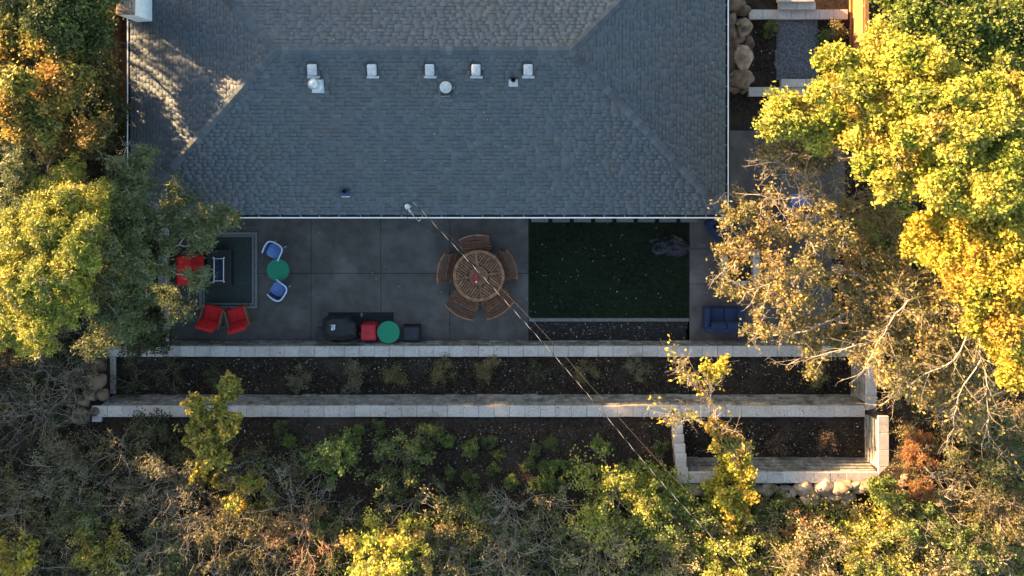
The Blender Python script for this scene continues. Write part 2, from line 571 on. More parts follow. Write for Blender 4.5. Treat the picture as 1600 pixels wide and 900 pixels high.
wx0, wx1, wy0, wy1 = EX0 + 0.55, EX1 - 0.55, EY0 + 0.55, EY1 - 0.55
hpart('wall', [(wx0, wy0, -0.03), (wx1, wy0, -0.03), (wx1, wy1, -0.03), (wx0, wy1, -0.03), (wx0, wy0, 2.7), (wx1, wy0, 2.7), (wx1, wy1, 2.7), (wx0, wy1, 2.7)],
      [(0, 1, 5, 4), (1, 2, 6, 5), (2, 3, 7, 6), (3, 0, 4, 7)], M['siding'])
AL, AR, YR = EX0 + RUN, EX1 - RUN, EY0 + RUN
rv = [(EX0, EY0, EZ), (EX1, EY0, EZ), (EX1, EY1, EZ), (EX0, EY1, EZ), (AL, YR, RZ), (AR, YR, RZ),
      (EX0, EY0, EZ - 0.16), (EX1, EY0, EZ - 0.16), (EX1, EY1, EZ - 0.16), (EX0, EY1, EZ - 0.16)]
roof = hpart('roof', rv, [(0, 1, 5, 4), (1, 2, 5), (2, 3, 4, 5), (3, 0, 4), (0, 6, 7, 1), (1, 7, 8, 2), (2, 8, 9, 3), (3, 9, 6, 0), (6, 9, 8, 7)], M['underlay'])

slopes = [((EX0, EY0), (1, 0), (0, 1), EX1 - EX0), ((EX1, EY0), (0, 1), (-1, 0), EY1 - EY0),
          ((EX1, EY1), (-1, 0), (0, -1), EX1 - EX0), ((EX0, EY1), (0, -1), (1, 0), EY1 - EY0)]
NROW = 43
VENT_X = P(693, 150, 3.6).x
EXPO = RUN / NROW
tabs = []                                         # (size on the picture, 8 corners, colour)
cosn = 1 / math.sqrt(1 + PITCH * PITCH)
for (ox, oy), (ux, uy), (vx, vy), L in slopes:
    def pt(s, t, h):
        return (ox + ux * s + vx * t - vx * PITCH * cosn * h, oy + uy * s + vy * t - vy * PITCH * cosn * h, EZ + PITCH * t + cosn * h)
    for i in range(NROW):
        t0, t1 = i * EXPO, min((i + 1) * EXPO + 0.002, RUN)
        s = t0 - RR.uniform(0, 0.2)
        thick = RR.random() < 0.5
        while s < L - t0:
            wd = RR.uniform(0.13, 0.32)
            thick = (not thick) if RR.random() < 0.7 else thick
            a, b = max(s, t0), min(s + wd - 0.0008, L - t0)
            s += wd
            if b - a < 0.02:
                continue
            c_, d_ = max(a, t1), min(b, L - t1)
            if d_ <= c_:
                c_ = d_ = min(max((a + b) / 2, t1), L - t1)
            lo = t0 if thick else t0 + 0.018
            h0 = 0.0034
            q = [pt(a, lo, h0), pt(b, lo, h0), pt(d_, t1, 0.0028), pt(c_, t1, 0.0028), pt(a, lo, 0.0), pt(b, lo, 0.0), pt(d_, t1, 0.0), pt(c_, t1, 0.0)]
            if q[0][1] > 6.6:
                continue
            v = RR.gauss(1.04, 0.06) * (1.0 if thick else 0.98)
            v = max(0.7, min(1.3, v))
            wr = RR.uniform(-0.004, 0.004)
            if oy == EY0 and vx == 0 and abs(q[0][0] - VENT_X) < 0.26 and 0.6 < q[0][1] < 2.35:
                v *= 1.0 + 0.16 * (q[0][1] - 0.6) / 1.75
            colr = (0.084 * v + wr, 0.096 * v, 0.110 * v - wr)
            tabs.append(((b - a) * (0.7 if q[0][1] > 5.2 else 1.0), q, colr))
tabs.sort(key=lambda t: -t[0])
BOXF = [(0, 1, 2, 3), (4, 5, 1, 0), (5, 6, 2, 1), (7, 4, 0, 3)]


def tab_mesh(name, lst, org):
    V = np.array([q for _, q, _ in lst]).reshape(-1, 3) - np.array(org)[None, :]
    Q = ((np.arange(len(lst)) * 8)[:, None, None] + np.array(BOXF)[None]).reshape(-1, 4)
    c = np.repeat(np.array([c for _, _, c in lst]), 8, 0)
    return np_mesh(name, V, Q, c)


for t in tabs[:300]:
    cen = np.mean(np.array(t[1][:4]), axis=0)
    link('shingle', tab_mesh('shingle', [t], cen), M['shingle'], roof, (cen[0] - HO.x, cen[1] - HO.y, cen[2]))
sf = link('shingle_courses', tab_mesh('shingle_courses', tabs[300:], (HO.x, HO.y, 0)), M['shingle'], roof)
tag(sf, kind='stuff')


# hip and ridge caps
def ridge_caps(p, q, n1, n2, step=0.19, half=0.125, name='ridge_cap'):
    p, q = Vector(p), Vector(q)
    d = (q - p)
    L = d.length
    d.normalize()
    k = int(L / step)
    for i in range(k):
        a = p + d * (i * L / k)
        b = p + d * ((i + 1) * L / k + 0.02)
        up = Vector((0, 0, 1))
        lift0, lift1 = 0.040 + RR.uniform(0, 0.008), 0.018
        V = []
        for base, lift in ((a, lift0), (b, lift1)):
            V += [base + n1 * half + up * (lift - 0.004), base + up * (lift + 0.018), base + n2 * half + up * (lift - 0.004)]
            V += [base + n1 * half + up * (lift - 0.03), base + n2 * half + up * (lift - 0.03)]
        cen = (a + b) / 2
        V = [v - cen for v in V]
        me = pymesh(name, V, [(0, 5, 6, 1), (1, 6, 7, 2), (3, 0, 1, 2, 4), (3, 8, 5, 0), (2, 7, 9, 4)])
        v = max(0.7, min(1.35, RR.gauss(0.98, 0.13)))
        ca = me.color_attributes.new('Col', 'FLOAT_COLOR', 'POINT')
        ca.data.foreach_set('color', np.tile(np.array([0.084 * v, 0.094 * v, 0.105 * v, 1.0], dtype=np.float32), len(V)))
        link(name, me, M['shingle'], roof, cen - Vector((HO.x, HO.y, 0)))


nf, nb = Vector((0, -1, -PITCH)).normalized(), Vector((0, 1, -PITCH)).normalized()
nl, nr = Vector((-1, 0, -PITCH)).normalized(), Vector((1, 0, -PITCH)).normalized()
hipz = Vector((0, 0, 0.0))
ridge_caps((EX0, EY0, EZ), (AL, YR, RZ), Vector((-0.707, 0.707, -PITCH * 0.707)), Vector((0.707, -0.707, -PITCH * 0.707)))
ridge_caps((EX1, EY0, EZ), (AR, YR, RZ), Vector((-0.707, -0.707, -PITCH * 0.707)), Vector((0.707, 0.707, -PITCH * 0.707)))
ridge_caps((EX0 + 1.6, EY1 - 1.6, EZ + PITCH * 1.6), (AL, YR, RZ), Vector((0.707, 0.707, -PITCH * 0.707)), Vector((-0.707, -0.707, -PITCH * 0.707)))
ridge_caps((EX1 - 1.6, EY1 - 1.6, EZ + PITCH * 1.6), (AR, YR, RZ), Vector((-0.707, 0.707, -PITCH * 0.707)), Vector((0.707, -0.707, -PITCH * 0.707)))
ridge_caps((AL, YR, RZ), (AR, YR, RZ), nf, nb)


# gutters
def gutter(p, q, out):
    p, q, out = Vector(p), Vector(q), Vector(out)
    g0 = Vector((0, 0, 0))
    prof = [(0.0, 0.02, 'in'), (0.0, -0.085), (0.05, -0.085), (0.062, 0.012), (0.098, 0.012), (0.098, -0.01), (0.078, -0.115), (-0.01, -0.115)]
    prof = [(t[0], t[1]) for t in prof]
    V = [p + out * a + Vector((0, 0, b)) for a, b in prof] + [q + out * a + Vector((0, 0, b)) for a, b in prof]
    k = len(prof)
    Fs = [(i, i + 1, i + 1 + k, i + k) for i in range(k - 1)] + [(i for i in ())] if False else [(i, i + 1, i + 1 + k, i + k) for i in range(k - 1)]
    me = pymesh('gutter', [(v.x - HO.x, v.y - HO.y, v.z) for v in V], Fs)
    me.materials.append(M['gutter'])
    me.materials.append(M['gutter_in'])
    for f in me.polygons:
        f.material_index = 1 if f.index < 3 else 0
    go = link('gutter', me, None, house)
    L = (q - p).length
    d = (q - p).normalized()
    t = 0.3
    ang = math.atan2(d.y, d.x)
    while t < L:
        c = p + d * t + out * 0.036 + Vector((0, 0, 0.008))
        box('gutter_hanger', (0.018, 0.07, 0.010), (c.x - HO.x, c.y - HO.y, c.z), M['vent'], go, (0, 0, ang), bev=0)
        t += RR.uniform(0.58, 0.66)
    return go


gz = EZ - 0.03
gutter((EX0 - 0.10, EY0 - 0.005, gz), (EX1 + 0.10, EY0 - 0.005, gz), (0, -1, 0))
gutter((EX1 + 0.005, EY0 - 0.0, gz), (EX1 + 0.005, EY1, gz), (1, 0, 0))
gutter((EX0 - 0.005, EY0 - 0.0, gz), (EX0 - 0.005, EY1, gz), (-1, 0, 0))


def roof_z(x, y):
    return EZ + PITCH * min(y - EY0, x - EX0, EX1 - x, EY1 - y)


def roof_at(px, py):
    z = 3.5
    for _ in range(8):
        p = P(px, py, z)
        z = roof_z(p.x, p.y)
    p = P(px, py, z)
    return Vector((p.x - HO.x, p.y - HO.y, z))


# chimney (painted shaft, clay crown, flue)
ct, zt = [], 4.1
for (x, y) in [(183, 23), (211, 23), (211, -16), (183, -16)]:
    ct.append(P(x, y, zt))
cb = [Vector((v.x, v.y, 2.2)) for v in ct]
ch = hpart('chimney', ct + cb, [(4, 5, 1, 0), (5, 6, 2, 1), (6, 7, 3, 2), (7, 4, 0, 3), (0, 1, 2, 3)], M['white_paint'])
cc = (ct[0] + ct[2]) / 2
wch, hch = (ct[1].x - ct[0].x), (ct[2].y - ct[1].y)
box('crown', (wch + 0.02, hch + 0.02, 0.06), (cc.x - HO.x, cc.y - HO.y, zt + 0.033), M['clay'], ch, bev=0.015)
fp = P(197, 6, zt + 0.2)
fl_rings = [[(sx * 0.20, sy * 0.22, 0) for sx, sy in ((-1, -1), (1, -1), (1, 1), (-1, 1))], [(sx * 0.19, sy * 0.21, 0.16) for sx, sy in ((-1, -1), (1, -1), (1, 1), (-1, 1))],
            [(sx * 0.13, sy * 0.15, 0.16) for sx, sy in ((-1, -1), (1, -1), (1, 1), (-1, 1))], [(sx * 0.13, sy * 0.15, 0.09) for sx, sy in ((-1, -1), (1, -1), (1, 1), (-1, 1))]]
loft('flue', fl_rings, M['clay'], ch, (fp.x - HO.x, fp.y - HO.y, zt + 0.063))
box('flue_cap', (0.40, 0.44, 0.05), (fp.x - HO.x - 0.02, fp.y - HO.y, zt + 0.30), M['clay'], ch, bev=0.02)

# five box vents near the ridge
tilt = math.atan(PITCH)
for k, (px, py) in enumerate([(489, 110), (582, 110), (672, 110), (744, 110), (825, 110)]):
    c = roof_at(px, py)
    v = empty('roof_vent', c + Vector((0, 0, 0.03)), 0)
    v.parent = house
    v.rotation_euler = (tilt, 0, 0)
    box('shadow_flange', (0.31, 0.38, 0.010), (0, 0.015, 0.0), M['underlay'], v, bev=0.003)  # flange coloured dark to stand for the shadow around the hood
    box('flange_lip', (0.36, 0.075, 0.02), (0.01, -0.20, 0.012), M['vent'], v, bev=0.006)
    hd = [[(sx * 0.140, sy * 0.165 + 0.02, 0.012) for sx, sy in ((-1, -1), (1, -1), (1, 1), (-1, 1))]]

    def rr(w2, h2, r, z, oy=0.0, n=5):
        out = []
        for (qx, qy, a0) in ((1, -1, -90), (1, 1, 0), (-1, 1, 90), (-1, -1, 180)):
            for j in range(n):
                a = math.radians(a0 + 90 * j / (n - 1))
                out.append((qx * (w2 - r) + r * math.cos(a), qy * (h2 - r) + r * math.sin(a) + oy, z))
        return out
    loft('hood', [rr(0.130, 0.165, 0.03, 0.008, 0.02), rr(0.132, 0.165, 0.04, 0.10, 0.02), rr(0.122, 0.15, 0.05, 0.135, 0.02), rr(0.10, 0.12, 0.05, 0.15, 0.02)], M['vent'], v, smooth=True)


def roof_tag(o):
    o.parent = house
    return o


# round galvanised flue cap, mushroom vent, pipe boots
c = roof_at(497, 135)
v = roof_tag(empty('flue_vent', c + Vector((0, 0, 0.03))))
box('flashing', (0.36, 0.40, 0.012), (0, 0, 0.012), M['galv'], v, (tilt, 0, 0), bev=0.004)
loft('pipe', [circ(0.12, -0.02, 20), circ(0.11, 0.35, 20)], M['galv'], v, (-0.0, 0.02, 0), smooth=True)
loft('storm_collar', [circ(0.18, 0.10, 20), circ(0.12, 0.14, 20)], M['galv'], v, (0, 0.02, 0))
loft('cone_cap', [circ(0.155, 0.40, 28), circ(0.165, 0.42, 28), circ(0.09, 0.49, 28), circ(0.015, 0.53, 28)], M['galv'], v, (0.0, 0.02, 0.1), cap_bottom=True, smooth=True)
c = roof_at(698, 138)
v = roof_tag(empty('mushroom_vent', c + Vector((0, 0, 0.03))))
box('flashing', (0.34, 0.40, 0.012), (0, -0.06, 0.010), M['underlay'], v, (tilt, 0, 0), bev=0.004)
box('flashing_edge', (0.30, 0.022, 0.02), (-0.02, -0.23, -0.03), M['clay'], v, (tilt, 0, 0.03), bev=0.004)
loft('pipe', [circ(0.09, -0.02, 20), circ(0.09, 0.30, 20)], M['galv'], v, smooth=True)
loft('cap', [circ(0.17, 0.28, 32), circ(0.175, 0.31, 32), circ(0.16, 0.36, 32), circ(0.13, 0.38, 32), circ(0.125, 0.372, 32), circ(0.11, 0.372, 32), circ(0.105, 0.39, 32), circ(0.03, 0.40, 32)], M['vent'], v, cap_bottom=True)
for (px, py) in [(802, 128), (540, 301)]:
    c = roof_at(px, py)
    v = roof_tag(empty('pipe_boot', c + Vector((0, 0, 0.03))))
    box('flashing', (0.27, 0.20, 0.012), (0, -0.03, 0.010), M['vent'] if px > 700 else M['blue_shell'], v, (tilt, 0, 0), bev=0.004)
    box('flashing_edge', (0.27, 0.03, 0.018), (0.01, -0.125, -0.012), M['vent'], v, (tilt, 0, 0), bev=0.004)
    loft('pipe', [circ(0.075, -0.02, 18), circ(0.07, 0.2, 18), circ(0.055, 0.2, 18), circ(0.055, 0.06, 18)], M['black'], v, (0, 0.05, 0))

# service mast with weather head, loops of wire
c = roof_at(643, 322)
mast = roof_tag(empty('service_mast', c))
tube_obj('mast_pipe', path_segs([(0, 0, -0.1), (0, 0, 0.75)], 0.035), M['galv'], mast, 8)
loft('weather_head', [circ(0.05, 0.72, 16), circ(0.09, 0.78, 16), circ(0.075, 0.86, 16), circ(0.03, 0.90, 16)], M['galv'], mast, (-0.02, 0.03, 0), cap_bottom=True, smooth=True)
box('clamp', (0.05, 0.22, 0.05), (0.0, -0.05, 0.66), M['galv'], mast, (0, 0, 0.5))
loops = []
for (r, ox, oy, st, en) in [(0.13, -0.1, -0.10, 0.3, 5.6), (0.17, 0.12, -0.22, 1.5, 6.0), (0.12, -0.02, -0.02, 0, 4.2)]:
    pts = [(ox + r * math.cos(t), oy + r * 1.3 * math.sin(t), 0.66 + 0.06 * math.sin(2 * t)) for t in np.linspace(st, en, 16)]
    loops += path_segs(pts, 0.010)
tube_obj('drip_loop', loops, M['wire_black'], mast, 5)
pts = [(0.05, -0.1, 0.66), (0.16, -0.30, 0.58), (0.30, -0.42, 0.58), (0.36, -0.36, 0.62)]
tube_obj('neutral_loop', path_segs(pts, 0.012), M['wire_pale'], mast, 5)

# ------------------------------------------------------------------ overhead cables
cab = [(646, 316, 4.0), (720, 395, 4.15), (830, 515, 4.45), (925, 624, 4.8), (1020, 738, 5.2), (1100, 826, 5.6), (1165, 895, 5.9), (1260, 1000, 6.5)]
cp = [P(*c) for c in cab]


def cat(pts, n):
    out = []
    pp = [pts[0] * 2 - pts[1]] + list(pts) + [pts[-1] * 2 - pts[-2]]
    for i in range(1, len(pp) - 2):
        for k in range(n):
            t = k / n
            a, b, c, d = pp[i - 1], pp[i], pp[i + 1], pp[i + 2]
            out.append(0.5 * ((2 * b) + (c - a) * t + (2 * a - 5 * b + 4 * c - d) * t * t + (3 * b - a - 3 * c + d) * t ** 3))
    out.append(pts[-1])
    return out


fine = cat(cp, 90)
cable = empty('overhead_cable', cp[0], 0, 'black and pale twisted service cable running from the roof mast over the dining table', 'cable')


def helix(pts, ph, r, pitch=0.44):
    out, s = [], 0.0
    for i, p in enumerate(pts):
        if i:
            s += (pts[i] - pts[i - 1]).length
        d = (pts[min(i + 1, len(pts) - 1)] - pts[max(i - 1, 0)]).normalized()
        u = d.cross(Vector((0, 0, 1))).normalized()
        v = d.cross(u)
        a = 2 * math.pi * s / pitch + ph
        out.append(p + u * (r * math.cos(a)) + v * (r * math.sin(a)))
    return out


fo = cp[0]
tube_obj('black_wire', path_segs([p - fo for p in helix(fine, 0, 0.005)], 0.0058), M['wire_black'], cable, 5)
tube_obj('black_wire', path_segs([p - fo for p in helix(fine, 2.1, 0.005)], 0.0058), M['wire_black'], cable, 5)
tube_obj('bare_wire', path_segs([p - fo for p in helix(fine, 4.2, 0.006)], 0.0054), M['wire_pale'], cable, 5)
pc = [P(*c) for c in [(650, 318, 3.9), (735, 402, 3.8), (845, 515, 4.0), (940, 622, 4.2), (1040, 733, 4.5), (1120, 815, 4.8), (1200, 895, 5.2), (1300, 990, 5.8)]]
ph = tube_obj('phone_line', path_segs([p for p in cat(pc, 10)], 0.0035), M['wire_brown'], None, 5)
tag(ph, 'thin brown line hanging just beside the twisted service cable', 'cable')

# ------------------------------------------------------------------ retaining walls
CAPT = 0.09


def run_of(root, name, p, q, depth, z, unit, m, th, inward, jit=0.005):
    """Stones from p to q (front edge, top at z); depth goes along `inward`."""
    p, q, inward = Vector((p[0], p[1], 0)), Vector((q[0], q[1], 0)), Vector((inward[0], inward[1], 0))
    d = q - p
    L = d.length
    d.normalize()
    k = max(1, int(round(L / unit)))
    ang = math.atan2(d.y, d.x)
    us = L / k
    for i in range(k):
        c = p + d * ((i + 0.5) * us) + inward * (depth / 2 + RR.uniform(-jit, jit))
        o = box(name, (us - 0.008, depth, th), (c.x - root.location.x, c.y - root.location.y, z - th / 2 - root.location.z + RR.uniform(-jit, jit) * 0.6), m, root, (0, 0, ang + RR.uniform(-1, 1) * jit * 0.6), bev=0.008)


def face_rows(root, p, q, z0, z1, rows, unit, face, batter, depth=0.22):
    """Courses of wall block; p-q is the foot of the face, `face` points out of the face."""
    hgt = (z1 - z0) / rows
    f = Vector((face[0], face[1], 0))
    p, q = Vector((p[0], p[1], 0)), Vector((q[0], q[1], 0))
    d = (q - p).normalized()
    for r in range(rows):
        off = -f * (batter * (r + 0.35) / rows)
        sh = d * (unit * 0.5 * (r % 2))
        run_of(root, 'block', p + off + sh * 0.6, q + off, depth, z0 + hgt * (r + 1) - 0.003, unit, M['block'], hgt - 0.034, -f, 0.016)
        if r % 2:
            run_of(root, 'block', p + off, p + off + sh * 0.6, depth, z0 + hgt * (r + 1) - 0.003, unit, M['block'], hgt - 0.012, -f, 0.004)


def core(root, x0, y0, x1, y1, z0, z1):
    box('wall_core', (x1 - x0, y1 - y0, z1 - z0), ((x0 + x1) / 2 - root.location.x, (y0 + y1) / 2 - root.location.y, (z0 + z1) / 2 - root.location.z), M['slot'], root, bev=0)


# wall beside the patio
w1z = 0.62
w1 = empty('retaining_wall', P(740, 545, 0), 0, 'long low block wall along the patio edge, topped with pale cap stones', 'wall', None, 'thing')
xa, xb = P(165, 0, w1z).x, P(1331, 0, w1z).x
yt0, yt1 = P(0, 541, w1z).y, P(0, 557.5, w1z).y
face_rows(w1, (xa + 0.15, P(0, 531, 0).y), (xb, P(0, 531, 0).y), 0.0, w1z - CAPT, 3, 0.53, (0, 1), 0.07, 0.2)
core(w1, xa + 0.1, yt1 + 0.03, xb - 0.05, yt0 - 0.12, 0.0, w1z - CAPT - 0.01)
run_of(w1, 'cap_stone', (xa, yt0), (xb, yt0), yt0 - yt1, w1z, 0.507, M['cap'], CAPT, (0, -1))
xr0, xr1 = P(164.5, 0, w1z - .03).x, P(180, 0, w1z - .03).x
run_of(w1, 'cap_stone', (xr0, yt1 - 0.012), (xr0, P(0, 616, w1z).y), xr1 - xr0, w1z - 0.02, 0.5, M['cap'], CAPT, (1, 0))
core(w1, xr0 + 0.04, P(0, 616, w1z).y, xr1 - 0.04, yt1 - 0.02, 0.1, w1z - CAPT - 0.03)

# wall above the planting bed, with its right-hand return
w2z = 1.42
w2 = empty('retaining_wall', P(740, 640, 0.5), 0, 'long taller block wall behind the planting bed, with a return at its right end', 'wall', None, 'thing')
xa, xb = P(143.5, 0, w2z).x, P(1353, 0, w2z).x
yt0, yt1 = P(0, 634.5, w2z).y, P(0, 651.5, w2z).y
yb = P(0, 615.5, 0.5).y
face_rows(w2, (xa + 0.25, yb), (xb, yb), 0.48, w2z - CAPT, 5, 0.53, (0, 1), 0.12, 0.2)
core(w2, xa + 0.1, yt1 + 0.03, xb - 0.05, yt0 - 0.14, 0.3, w2z - CAPT - 0.01)
run_of(w2, 'cap_stone', (xa, yt0), (xb - 0.02, yt0), yt0 - yt1, w2z, 0.505, M['cap'], CAPT, (0, -1))
run_of(w2, 'cap_stone', (xa, yt1 - 0.01), (xa, P(0, 659.5, w2z).y), 0.31, w2z - 0.004, 0.6, M['cap'], CAPT, (1, 0))
xr0, xr1 = P(1353, 0, w2z).x, P(1369.5, 0, w2z).x
face_rows(w2, (P(1329, 0, 0.5).x, yt0 + 0.1), (P(1329, 0, 0.5).x, P(0, 548, w2z).y), 0.48, w2z - CAPT, 5, 0.5, (-1, 0), 0.10, 0.2)
core(w2, xr0 + 0.1, yt1, xr1 - 0.03, P(0, 548, w2z).y, 0.3, w2z - CAPT - 0.01)
run_of(w2, 'cap_stone', (xr0, P(0, 641, w2z).y), (xr0, P(0, 545, w2z).y), xr1 - xr0, w2z + 0.02, 0.55, M['cap'], CAPT, (1, 0))

# wall round the cut-out bed
w3z = 2.12
w3 = empty('retaining_wall', P(1215, 745, 1.4), 0, 'three-sided block wall round the small cut-out bed, its left cap climbing in steps', 'wall', None, 'thing')
xl0, xl1 = P(1059, 0, w3z).x, P(1074.5, 0, w3z).x
xr0, xr1 = P(1372, 0, w3z).x, P(1388.5, 0, w3z).x
yt0, yt1 = P(0, 738, w3z).y, P(0, 755, w3z).y
yb = P(0, 713, 1.32).y
face_rows(w3, (xl1 - 0.05, yb), (P(1351, 0, 1.32).x + 0.05, yb), 1.30, w3z - CAPT, 5, 0.53, (0, 1), 0.22, 0.2)
core(w3, xl0 + 0.06, yt1 + 0.03, xr1 - 0.03, yt0 - 0.13, 1.0, w3z - CAPT - 0.01)
run_of(w3, 'cap_stone', (xl1 + 0.02, yt0), (xr0 - 0.01, yt0), yt0 - yt1, w3z, 0.505, M['cap'], CAPT, (0, -1))
face_rows(w3, (P(1350, 0, 1.32).x, yb - 0.1), (P(1350, 0, 1.32).x, P(0, 650, 1.6).y), 1.30, w3z - CAPT, 5, 0.5, (-1, 0), 0.10, 0.2)
core(w3, xr0 + 0.08, yt1 + 0.05, xr1 - 0.03, P(0, 652, w3z).y, 1.0, w3z - CAPT - 0.01)
run_of(w3, 'cap_stone', (xr0, yt1), (xr0, P(0, 650, w3z).y), xr1 - xr0, w3z + 0.015, 0.55, M['cap'], CAPT, (1, 0))
# stepped left side
steps = [(639, 653, 1.50), (653, 665.5, 1.62), (665.5, 679, 1.74), (679, 694, 1.87), (694, 709, 2.0), (709, 731, 2.12), (731, 755.5, 2.125)]
for (y0, y1, z) in steps:
    x0 = P(1048 + (y0 - 639) * 0.118, 0, z).x
    a, b = P(0, y0, z).y, P(0, y1, z).y
    box('cap_stone', (0.335, a - b - 0.008, CAPT + 0.01), (x0 + 0.165 - w3.location.x, (a + b) / 2 - w3.location.y, z - CAPT / 2 - w3.location.z), M['cap'], w3, bev=0.008)
    for r in range(3):
        zz = z - CAPT - 0.16 * r
        box('block', (0.30, a - b - 0.008, 0.15), (x0 + 0.165 - w3.location.x, (a + b) / 2 - w3.location.y, zz - 0.08 - w3.location.z), M['block'], w3, bev=0.012)

# short wall on the left of the patio
w4 = empty('garden_wall', P(255, 440, 0), 0, 'short pale capped wall under the tree at the left side of the patio', 'wall', None, 'thing')
w4z = 0.5
x0, x1 = P(247, 0, w4z).x, P(262.5, 0, w4z).x
face_rows(w4, (P(268, 0, 0).x, P(0, 536, 0).y), (P(268, 0, 0).x, -1.4), 0.0, w4z - CAPT, 3, 0.5, (1, 0), 0.04, 0.2)
core(w4, x0 + 0.02, P(0, 533, 0).y, x1 - 0.1, -1.4, 0.0, w4z - CAPT - 0.01)
run_of(w4, 'cap_stone', (x0, P(0, 536.5, w4z).y), (x0, -1.4), x1 - x0, w4z, 0.52, M['cap'], CAPT, (1, 0))

# planter wall on the right: caps and steps of the side yard
sy = empty('garden_step', P(1245, 22, 0), 0, 'pale stone edging with two steps at the far end of the gravel path', 'step', 'stone edgings across the side yard')
for k in range(7):
    a, b, c, d = rect_px(1170 + k * 22.2, 15, 1170 + (k + 1) * 22.2 - 0.4, 30, 0.14)
    box('cap_stone', (c - a, d - b, 0.18), ((a + c) / 2 - sy.location.x, (b + d) / 2 - sy.location.y, 0.05), M['cap'], sy, bev=0.008)
for (y0, y1, z, xs) in [(3, 14.6, 0.28, (1218, 1246.5, 1275)), (-16, 2.6, 0.42, (1216, 1246, 1273))]:
    for k in range(2):
        a, b, c, d = rect_px(xs[k], y0, xs[k + 1] - 0.4, y1, z)
        box('step_stone', (c - a, d - b, 0.2), ((a + c) / 2 - sy.location.x, (b + d) / 2 - sy.location.y, z - 0.1), M['cap'], sy, bev=0.008)
sy2 = empty('garden_step', P(1230, 143, 0), 0, 'pale stone edging with one step at the near end of the gravel path', 'step', 'stone edgings across the side yard')
for k in range(6):
    a, b, c, d = rect_px(1170 + k * 22.2, 136, 1170 + (k + 1) * 22.2 - 0.4, 150.5, 0.14)
    box('cap_stone', (c - a, d - b, 0.18), ((a + c) / 2 - sy2.location.x, (b + d) / 2 - sy2.location.y, 0.05), M['cap'], sy2, bev=0.008)
for k, (xa, xb) in enumerate([(1221, 1258.5), (1259, 1277)]):
    a, b, c, d = rect_px(xa, 123.5, xb, 135.6, 0.24)
    box('step_stone', (c - a, d - b, 0.2), ((a + c) / 2 - sy2.location.x, (b + d) / 2 - sy2.location.y, 0.14), M['cap'], sy2, bev=0.008)
led = slab_px('stone_ledge', 1238, 336, 1300, 348, 0.25, 0.3, M['kerb'])
tag(led, 'grey concrete ledge below the blue plaid blanket', 'ledge')

# wooden fence, top right
fp0 = P(1330, 78, 0)
fence = empty('wooden_fence', (fp0.x, fp0.y, 0), 0, 'orange-brown wooden fence with horizontal boards beside the side yard', 'fence')
for k in range(5):
    box('board', (0.03, 2.6, 0.155), (0.03, 1.3, 0.12 + k * 0.165), M['fence'], fence, (0, 0.10, 0), bev=0.006)
for yy in (0.02, 1.35, 2.6):
    box('post', (0.10, 0.10, 0.98), (0.095, yy, 0.49), M['fence'], fence, bev=0.008)
box('top_rail', (0.14, 2.72, 0.04), (0.08, 1.3, 1.0), M['fence'], fence, bev=0.006)
box('kickboard', (0.05, 2.6, 0.10), (-0.05, 1.3, 0.05), M['fence'], fence, bev=0.006)

# wooden crate-like raised bed among the trees on the right
wb = empty('timber_planter', P(1362, 322, 0), 0.05, 'dark brown timber planter box below the yellow tree', 'planter')
for sx in (-0.42, 0.42):
    box('side_board', (0.05, 0.9, 0.4), (sx, 0, 0.2), M['teak_dark'], wb)
for sy_ in (-0.42, 0.42):
    box('end_board', (0.78, 0.05, 0.38), (0, sy_, 0.19), M['teak_dark'], wb)
box('soil_fill', (0.78, 0.78, 0.3), (0, 0, 0.15), M['soil'], wb, bev=0)


# ------------------------------------------------------------------ rocks
def rock(px, py, rx, ry, label, group, m, z=None, hgt=0.7, rot=0.0, seed=0, sub=2):
    c = P(px, py, 0.3)
    zg = float(hz(c.x, c.y)) if z is None else z
    c = P(px, py, zg + 0.1)
    rr_ = random.Random(seed * 31 + int(px * 7 + py))
    bm = bmesh.new()
    bmesh.ops.create_icosphere(bm, subdivisions=sub, radius=1.0)
    planes = []
    for _ in range(13):
        d = Vector((rr_.gauss(0, 1), rr_.gauss(0, 1), rr_.gauss(0.2, 0.8))).normalized()
        planes.append((d, rr_.uniform(0.62, 0.92)))
    sx = (H - zg) / F
    ph = [rr_.uniform(0, 6) for _ in range(6)]
    for v in bm.verts:
        p = v.co.copy()
        for d, t in planes:
            k = p.dot(d)
            if k > t:
                p -= d * (k - t) * 0.97
        k = 1 + 0.05 * math.sin(4 * p.x + ph[0]) * math.sin(5 * p.y + ph[1]) + 0.04 * math.sin(7 * p.z + ph[2] + 3 * p.x)
        p *= k * 1.25
        v.co = Vector((p.x * rx * sx, p.y * ry * sx, p.z * (rx + ry) / 2 * sx * hgt))
    me = bpy.data.meshes.new('boulder')
    bm.to_mesh(me)
    bm.free()
    me.polygons.foreach_set('use_smooth', [True] * len(me.polygons))
    me.set_sharp_from_angle(angle=math.radians(38))
    o = link('boulder', me, m, None, (c.x, c.y, zg + (rx + ry) / 2 * sx * hgt * 0.45), (0, 0, rot))
    return tag(o, label, 'boulder', group)


